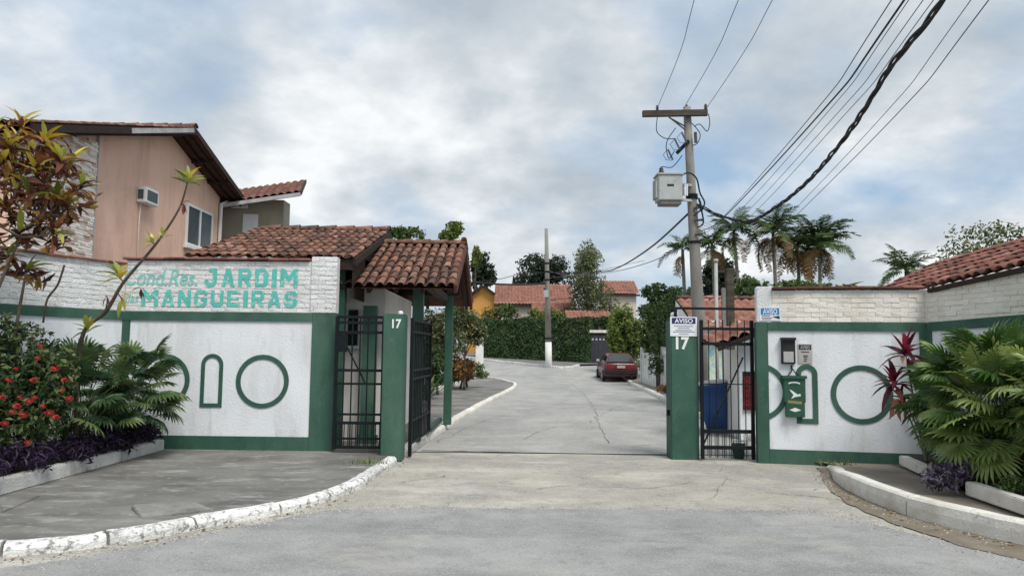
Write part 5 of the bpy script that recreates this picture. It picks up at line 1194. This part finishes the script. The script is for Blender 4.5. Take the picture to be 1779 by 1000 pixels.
# ------------------------------------------------------------------ trees
random.seed(41)
tree('far_tree', 'dark broad tree rising behind the far utility pole', 'tree', (P(945, 470, 85).x, 85, P(945, 476, 85).z), (3.9, 3, 2.7), 5200, .36, 'leaf_far', 14, gap=.2, trunk=.3)
cx = P(1023, 470, 57).x
lob = [(cx+random.uniform(-.2, .2)+(random.uniform(-1, 1)*(1.5-.21*(z-3.4))), 57+random.uniform(-1, 1), z, max(.55, 2.1-.21*(z-3.4)), 1.5, .9) for z in [3.4+.3*i for i in range(21)]]
tree('conifer_tree', 'tall pointed feathery tree behind the garage gate', 'tree', (cx, 57, 6.5), (1, 1, 3), 9000, .24, 'leaf_olive', lobes=lob, gap=.22, trunk=.16, asp=.4)
tree('far_tree', 'dark tree seen between gatehouse roof and yellow house', 'tree', (P(842, 470, 80).x, 80, P(842, 470, 80).z), (1.7, 1.6, 2.5), 3400, .34, 'leaf_far', 9, gap=.2)
tree('far_tree', 'pale green slim tree top right of the gatehouse gable', 'tree', (P(826, 450, 76).x, 76, P(826, 452, 76).z), (.8, .8, 1.7), 700, .3, 'leaf_light', 6, gap=.2, trunk=.06)
tree('tree', 'leafy treetop behind the gatehouse ridge on the left', 'tree', (P(708, 412, 22).x, 22, P(708, 416, 22).z), (.85, .7, .5), 1300, .14, 'leaf_mid', 8, gap=.15, trunk=.07)
tree('tree', 'bright leafy treetop behind the right end of the gatehouse ridge', 'tree', (P(786, 410, 22).x, 22, P(786, 408, 22).z), (.5, .4, .42), 900, .14, 'leaf_light', 6, gap=.1, trunk=.06)
tree('shrub', 'airy light green shrub behind the parked car', 'shrub', (P(1095, 560, 42).x, 42, 2.6), (1.45, 1.3, 2.3), 9000, .17, 'leaf_light', 16, gap=.1, trunk=.1)
tree('shrub', 'green shrub over the low white wall', 'shrub', (P(1140, 560, 33).x, 33, 2.45), (.95, .9, 1.7), 6000, .15, 'leaf_mid', 12, gap=.12, trunk=.08)
tree('shrub', 'dark spreading tree left of the leaning pole', 'tree', (P(1150, 515, 36).x, 36, 3.9), (1.4, 1.2, 1.0), 4600, .17, 'leaf_dark', 12, gap=.2, trunk=.1)
cx = P(1180, 520, 29).x
lob = [(cx+.32*(i-3)+random.uniform(-.1, .1), 29+random.uniform(-.4, .4), 1.0+.55*j, .24, .3, .42) for i in range(7) for j in range(int(7-abs(i-3.6)*.9))]
tree('columnar_shrub', 'dark columnar evergreen clump behind the leaning pole', 'shrub', (cx, 29, 2.6), (1, 1, 2), 9000, .13, 'leaf_dark', lobes=lob, gap=.3, trunk=.08, asp=.35)
tree('shrub', 'dark round tree behind the white house roof', 'tree', (P(1240, 480, 33).x, 33, P(1240, 490, 33).z), (1.3, 1, 1.3), 3600, .18, 'leaf_far', 9, gap=.18, trunk=.1)
tree('shrub', 'green bush above the white house roof by the pier', 'bush', (P(1298, 500, 27).x, 27, P(1298, 505, 27).z), (.9, .6, .6), 1400, .14, 'leaf_mid', 7, gap=.1)
tree('shrub', 'small orange tinted bush at the foot of the low white wall', 'bush', (P(1157, 655, 26).x, 26, .32), (.35, .45, .3), 500, .09, 'leaf_dry', 6, gap=.05, base=(P(1157, 655, 26).x, 26, .1), trunk=.02)
tree('shrub', 'open twiggy shrub beyond the right lean-to roof', 'shrub', (P(1725, 415, 17).x, 17, P(1725, 428, 17).z), (1.5, .8, .6), 1500, .10, 'leaf_olive', 14, gap=.1, trunk=.04, lr=.5)
# garden strip inside the left gate
for (px, py, Y, rx, rz, n, m, lab) in ((808, 575, 27, .85, .95, 2600, 'leaf_olive', 'loose olive bush at the road side beyond the gatehouse post'), (800, 640, 27.5, .6, .45, 1200, 'leaf_dry', 'reddish brown low bush under the olive bush'), (812, 648, 29, .75, .38, 1000, 'leaf_mid', 'low green bush where the garden meets the pavement'), (762, 590, 24, .7, 1.0, 2200, 'leaf_olive', 'olive bush seen right of the folded gate leaf'), (700, 590, 21, .9, 1.1, 2400, 'leaf_mid', 'tall green shrub seen behind the gate pillar'), (735, 640, 22, .6, .6, 1200, 'leaf_dark', 'dark low shrub between the gatehouse posts')):
    c = P(px, py, Y); tree('garden_bush', lab, 'bush', (c.x, Y, c.z), (rx*1.25, .9, rz*1.2), n*2, .12, m, 12, gap=.14, base=(c.x, Y, .1), trunk=.05)
e = [(-3.4, 17), (-2.87, 22.4), (-2.1, 31.5), (-2.4, 34)]; kerb(e, 'garden_edging', MT['kerb_paint_cream'], wd=.12, h=.24, jit=.006)
struct(poly_sheet([(-3.5, 17), (-2.98, 22.4), (-2.2, 31.5), (-2.5, 34), (-9, 34), (-9, 17)], .17, 'garden_bed', MT['soil']))
t = thing('agave_plant', 'spiky rosette plant in the bed seen through the folded gate', 'plant', P(740, 665, 20)); AG = [leaf_mesh('spiky_leaf', .9, .07, 'fan_dark', d) for d in (.1, .35)]
c = P(742, 655, 19.5); c.z = .2
for k in range(16): a = k*2.4; put('leaf', random.choice(AG), look(c, (math.cos(a), math.sin(a), random.uniform(.5, 1.8)), 0), t)
mb = MB(); random.seed(2)
leaves(mb, [(-90+12*i+random.uniform(-3, 3), 118+random.uniform(-8, 8), 4+random.uniform(-1, 1.2), 9, 5, 3.0+random.uniform(0, 1)) for i in range(19)], 9000, .8, .6)
tag(mb.build('distant_woodland', MT['leaf_far']), 'distant band of trees on the horizon', 'woodland', kind='stuff')

# ------------------------------------------------------------------ palms
random.seed(77)
def frond_mesh(name, m, ln=1.6, droop=.9, n=15, lw=.36):
    mb = MB(); vs = []; fs = []
    pts = [V((0, ln*(s*(1-.28*s*droop)), ln*(.35*s-.75*droop*s*s))) for s in [i/n for i in range(n+1)]]
    for i in range(n):
        a, b = pts[i], pts[i+1]; k = len(vs); r = .022*(1-i/n)+.004
        vs += [a-V((r, 0, 0)), a+V((r, 0, 0)), b+V((r*.9, 0, 0)), b-V((r*.9, 0, 0))]; fs.append((k, k+1, k+2, k+3))
        if i < 2: continue
        l = lw*math.sin(math.pi*(.15+.8*i/n))**.6
        for sx in (-1, 1):
            for h in (0, .5):
                p = a.lerp(b, h); tip = p+V((sx*l*random.uniform(.8, 1.05), l*.45, -l*random.uniform(.25, .75))); k = len(vs); w_ = (b-a)*.28
                mid = p.lerp(tip, .5)+V((0, 0, l*.1)); vs += [p, p+w_, mid+w_*1.3, tip, mid]; fs.append((k, k+1, k+2, k+3, k+4))
    return mb.add(vs, fs).mesh(name, MT[m])
FR = [frond_mesh('palm_frond', 'frond', 1.6, d) for d in (.6, .9, 1.2)]; FRD = [frond_mesh('palm_frond_dry', 'frond_dry', 1.5, d) for d in (1.3, 1.6)]
def palm(label, px, py, Y, n, nd_, sc, tilt=0., up=0.):
    q = P(px, py, Y); base = V((q.x+tilt, Y, gz(Y))); t = thing('palm_tree', label, 'palm', base, 'palms behind the right wall')
    MB().tube(catmull([base, base.lerp(q, .5)+V((.08, 0, 0)), q], 5), [.1-.035*i/10 for i in range(11)], 8).build('trunk', MT['bark_grey'], t, True)
    MB().tube([q-V((0, 0, .45)), q+V((0, 0, .15))], [.075, .06], 8).build('crownshaft', MT['petiole'], t, True)
    for i in range(n):
        a = i*2.399+random.uniform(-.3, .3); e = 1.25-1.35*i/n+random.uniform(-.15, .15)+up
        put('frond', random.choice(FR), look(q+V((0, 0, .1)), (math.cos(a)*math.cos(e), math.sin(a)*math.cos(e), math.sin(e)), random.uniform(-.3, .3)) @ Matrix.Scale(sc*random.uniform(.8, 1.1), 4), t)
    for i in range(nd_):
        a = random.uniform(0, 6.28); e = random.uniform(-.6, .1)
        put('dry_frond', random.choice(FRD), look(q-V((0, 0, .1)), (math.cos(a)*math.cos(e), math.sin(a)*math.cos(e), math.sin(e)), random.uniform(-.4, .4)) @ Matrix.Scale(sc*random.uniform(.6, .9), 4), t)
palm('slim palm directly right of the leaning utility pole', 1238, 432, 30, 13, 6, .85)
palm('palm half hidden behind the leaning utility pole', 1186, 440, 31, 11, 3, .9)
palm('slender green palm third from the leaning pole', 1275, 408, 30, 14, 4, 1.0, .25)
palm('tall palm with brown fronds left of the widest palm', 1343, 410, 30, 18, 13, 1.15)
palm('palm with drooping brown fronds between the tallest and the widest palm', 1385, 432, 31, 12, 12, 1.05)
palm('widest palm at the right end of the row', 1424, 430, 30, 24, 10, 1.25, -.3)
q = P(1575, 478, 24); 
palm('low dark palm crown over the coping near the right lean-to', 1575, 478, 24, 18, 0, .85)
# banana-like leaves showing over the coping
BN = [leaf_mesh('banana_leaf', 1.0, .26, 'banana', d, .3, 7) for d in (.1, .5, .9)]
for (px, py, lab) in ((1382, 492, 'broad leaved plant over the coping below the brown palm'), (1440, 494, 'broad leaved plant over the coping below the widest palm'), (1490, 490, 'broad leaved plant with one upright leaf over the coping'), (1530, 494, 'rightmost broad leaved plant over the coping')):
    q = P(px, py, 15); t = thing('banana_plant', lab, 'plant', (q.x, 15, 0), 'broad leaved plants behind the right wall')
    MB().tube([(q.x, 15, 0), (q.x, 15, q.z-.3)], [.09, .06], 8).build('stem', MT['petiole'], t, True)
    for k in range(9): a = k*2.4; put('leaf', random.choice(BN), look(V((q.x, 15, q.z-.42)), (math.cos(a)*.9, math.sin(a)*.5, random.uniform(.5, 1.6)), random.uniform(-.8, .8)) @ Matrix.Scale(random.uniform(.5, .8), 4), t)
tree('shrub', 'low green foliage line peeping over the right coping', 'bush', (P(1400, 497, 13).x, 13, P(1400, 500, 13).z), (1.0, .4, .16), 600, .1, 'leaf_mid', 10, spread=.9, lr=.35, trunk=.02)

# ------------------------------------------------------------------ loose grit and leaf litter
random.seed(99)
def grit(spots, n, smin, smax, name, m, label):
    mb = MB()
    for _ in range(n):
        x, y, sx, sy, z = random.choice(spots); p = V((random.gauss(x, sx), random.gauss(y, sy), z)); q = random.uniform(smin, smax)
        a = random.uniform(0, 6.28); c, s_ = math.cos(a)*q, math.sin(a)*q; h = q*random.uniform(.5, .9)
        mb.add([p+V((c, s_, 0)), p+V((-s_, c, 0)), p+V((-c, -s_*.8, 0)), p+V((s_*.7, -c, 0)), p+V((c*.1, s_*.2, h))], [(0, 1, 4), (1, 2, 4), (2, 3, 4), (3, 0, 4)])
    tag(mb.build(name, m), label, 'grit', kind='stuff')
ed = [(x, y, .12, .09, .006) for x, y in edge if -4 < x < 5 and y > 4.4]
grit(ed, 1700, .003, .010, 'loose_gravel', mat('gravel', [(.2, .19, .17), (.55, .53, .48)], .9, 30, island=.8), 'fine gravel scattered along the edge of the street asphalt')
ks = [(p.x-.1, p.y, .07, .12, .008) for p in catmull([(a, b, 0) for a, b in RK[1:8]], 8)]+[(p.x+.08, p.y-.05, .05, .1, .004) for p in catmull([(a, b, 0) for a, b in LK[3:]], 8)]
grit(ks, 800, .004, .013, 'kerb_grit', MT['gravel'], 'sandy grit lying along the foot of both outer kerbs')
mb = MB()
for _ in range(150):
    x, y, sx, sy, z = random.choice(ks+[(-4.7, random.uniform(7.4, 10.6), .12, .2, .088), (4.6, random.uniform(7, 10), .12, .2, .056)]); p = V((random.gauss(x, sx), random.gauss(y, sy), z+.006)); a = random.uniform(0, 6.28); q = random.uniform(.012, .03)
    u = V((math.cos(a), math.sin(a), random.uniform(-.2, .3)))*q; v = V((-math.sin(a), math.cos(a), random.uniform(-.2, .4)))*q*.45
    mb.add([p-u, p+v, p+u, p-v], [(0, 1, 2, 3)])
tag(mb.build('leaf_litter', MT['leaf_dry']), 'dry fallen leaves lying along kerbs and planters', 'litter', kind='stuff')
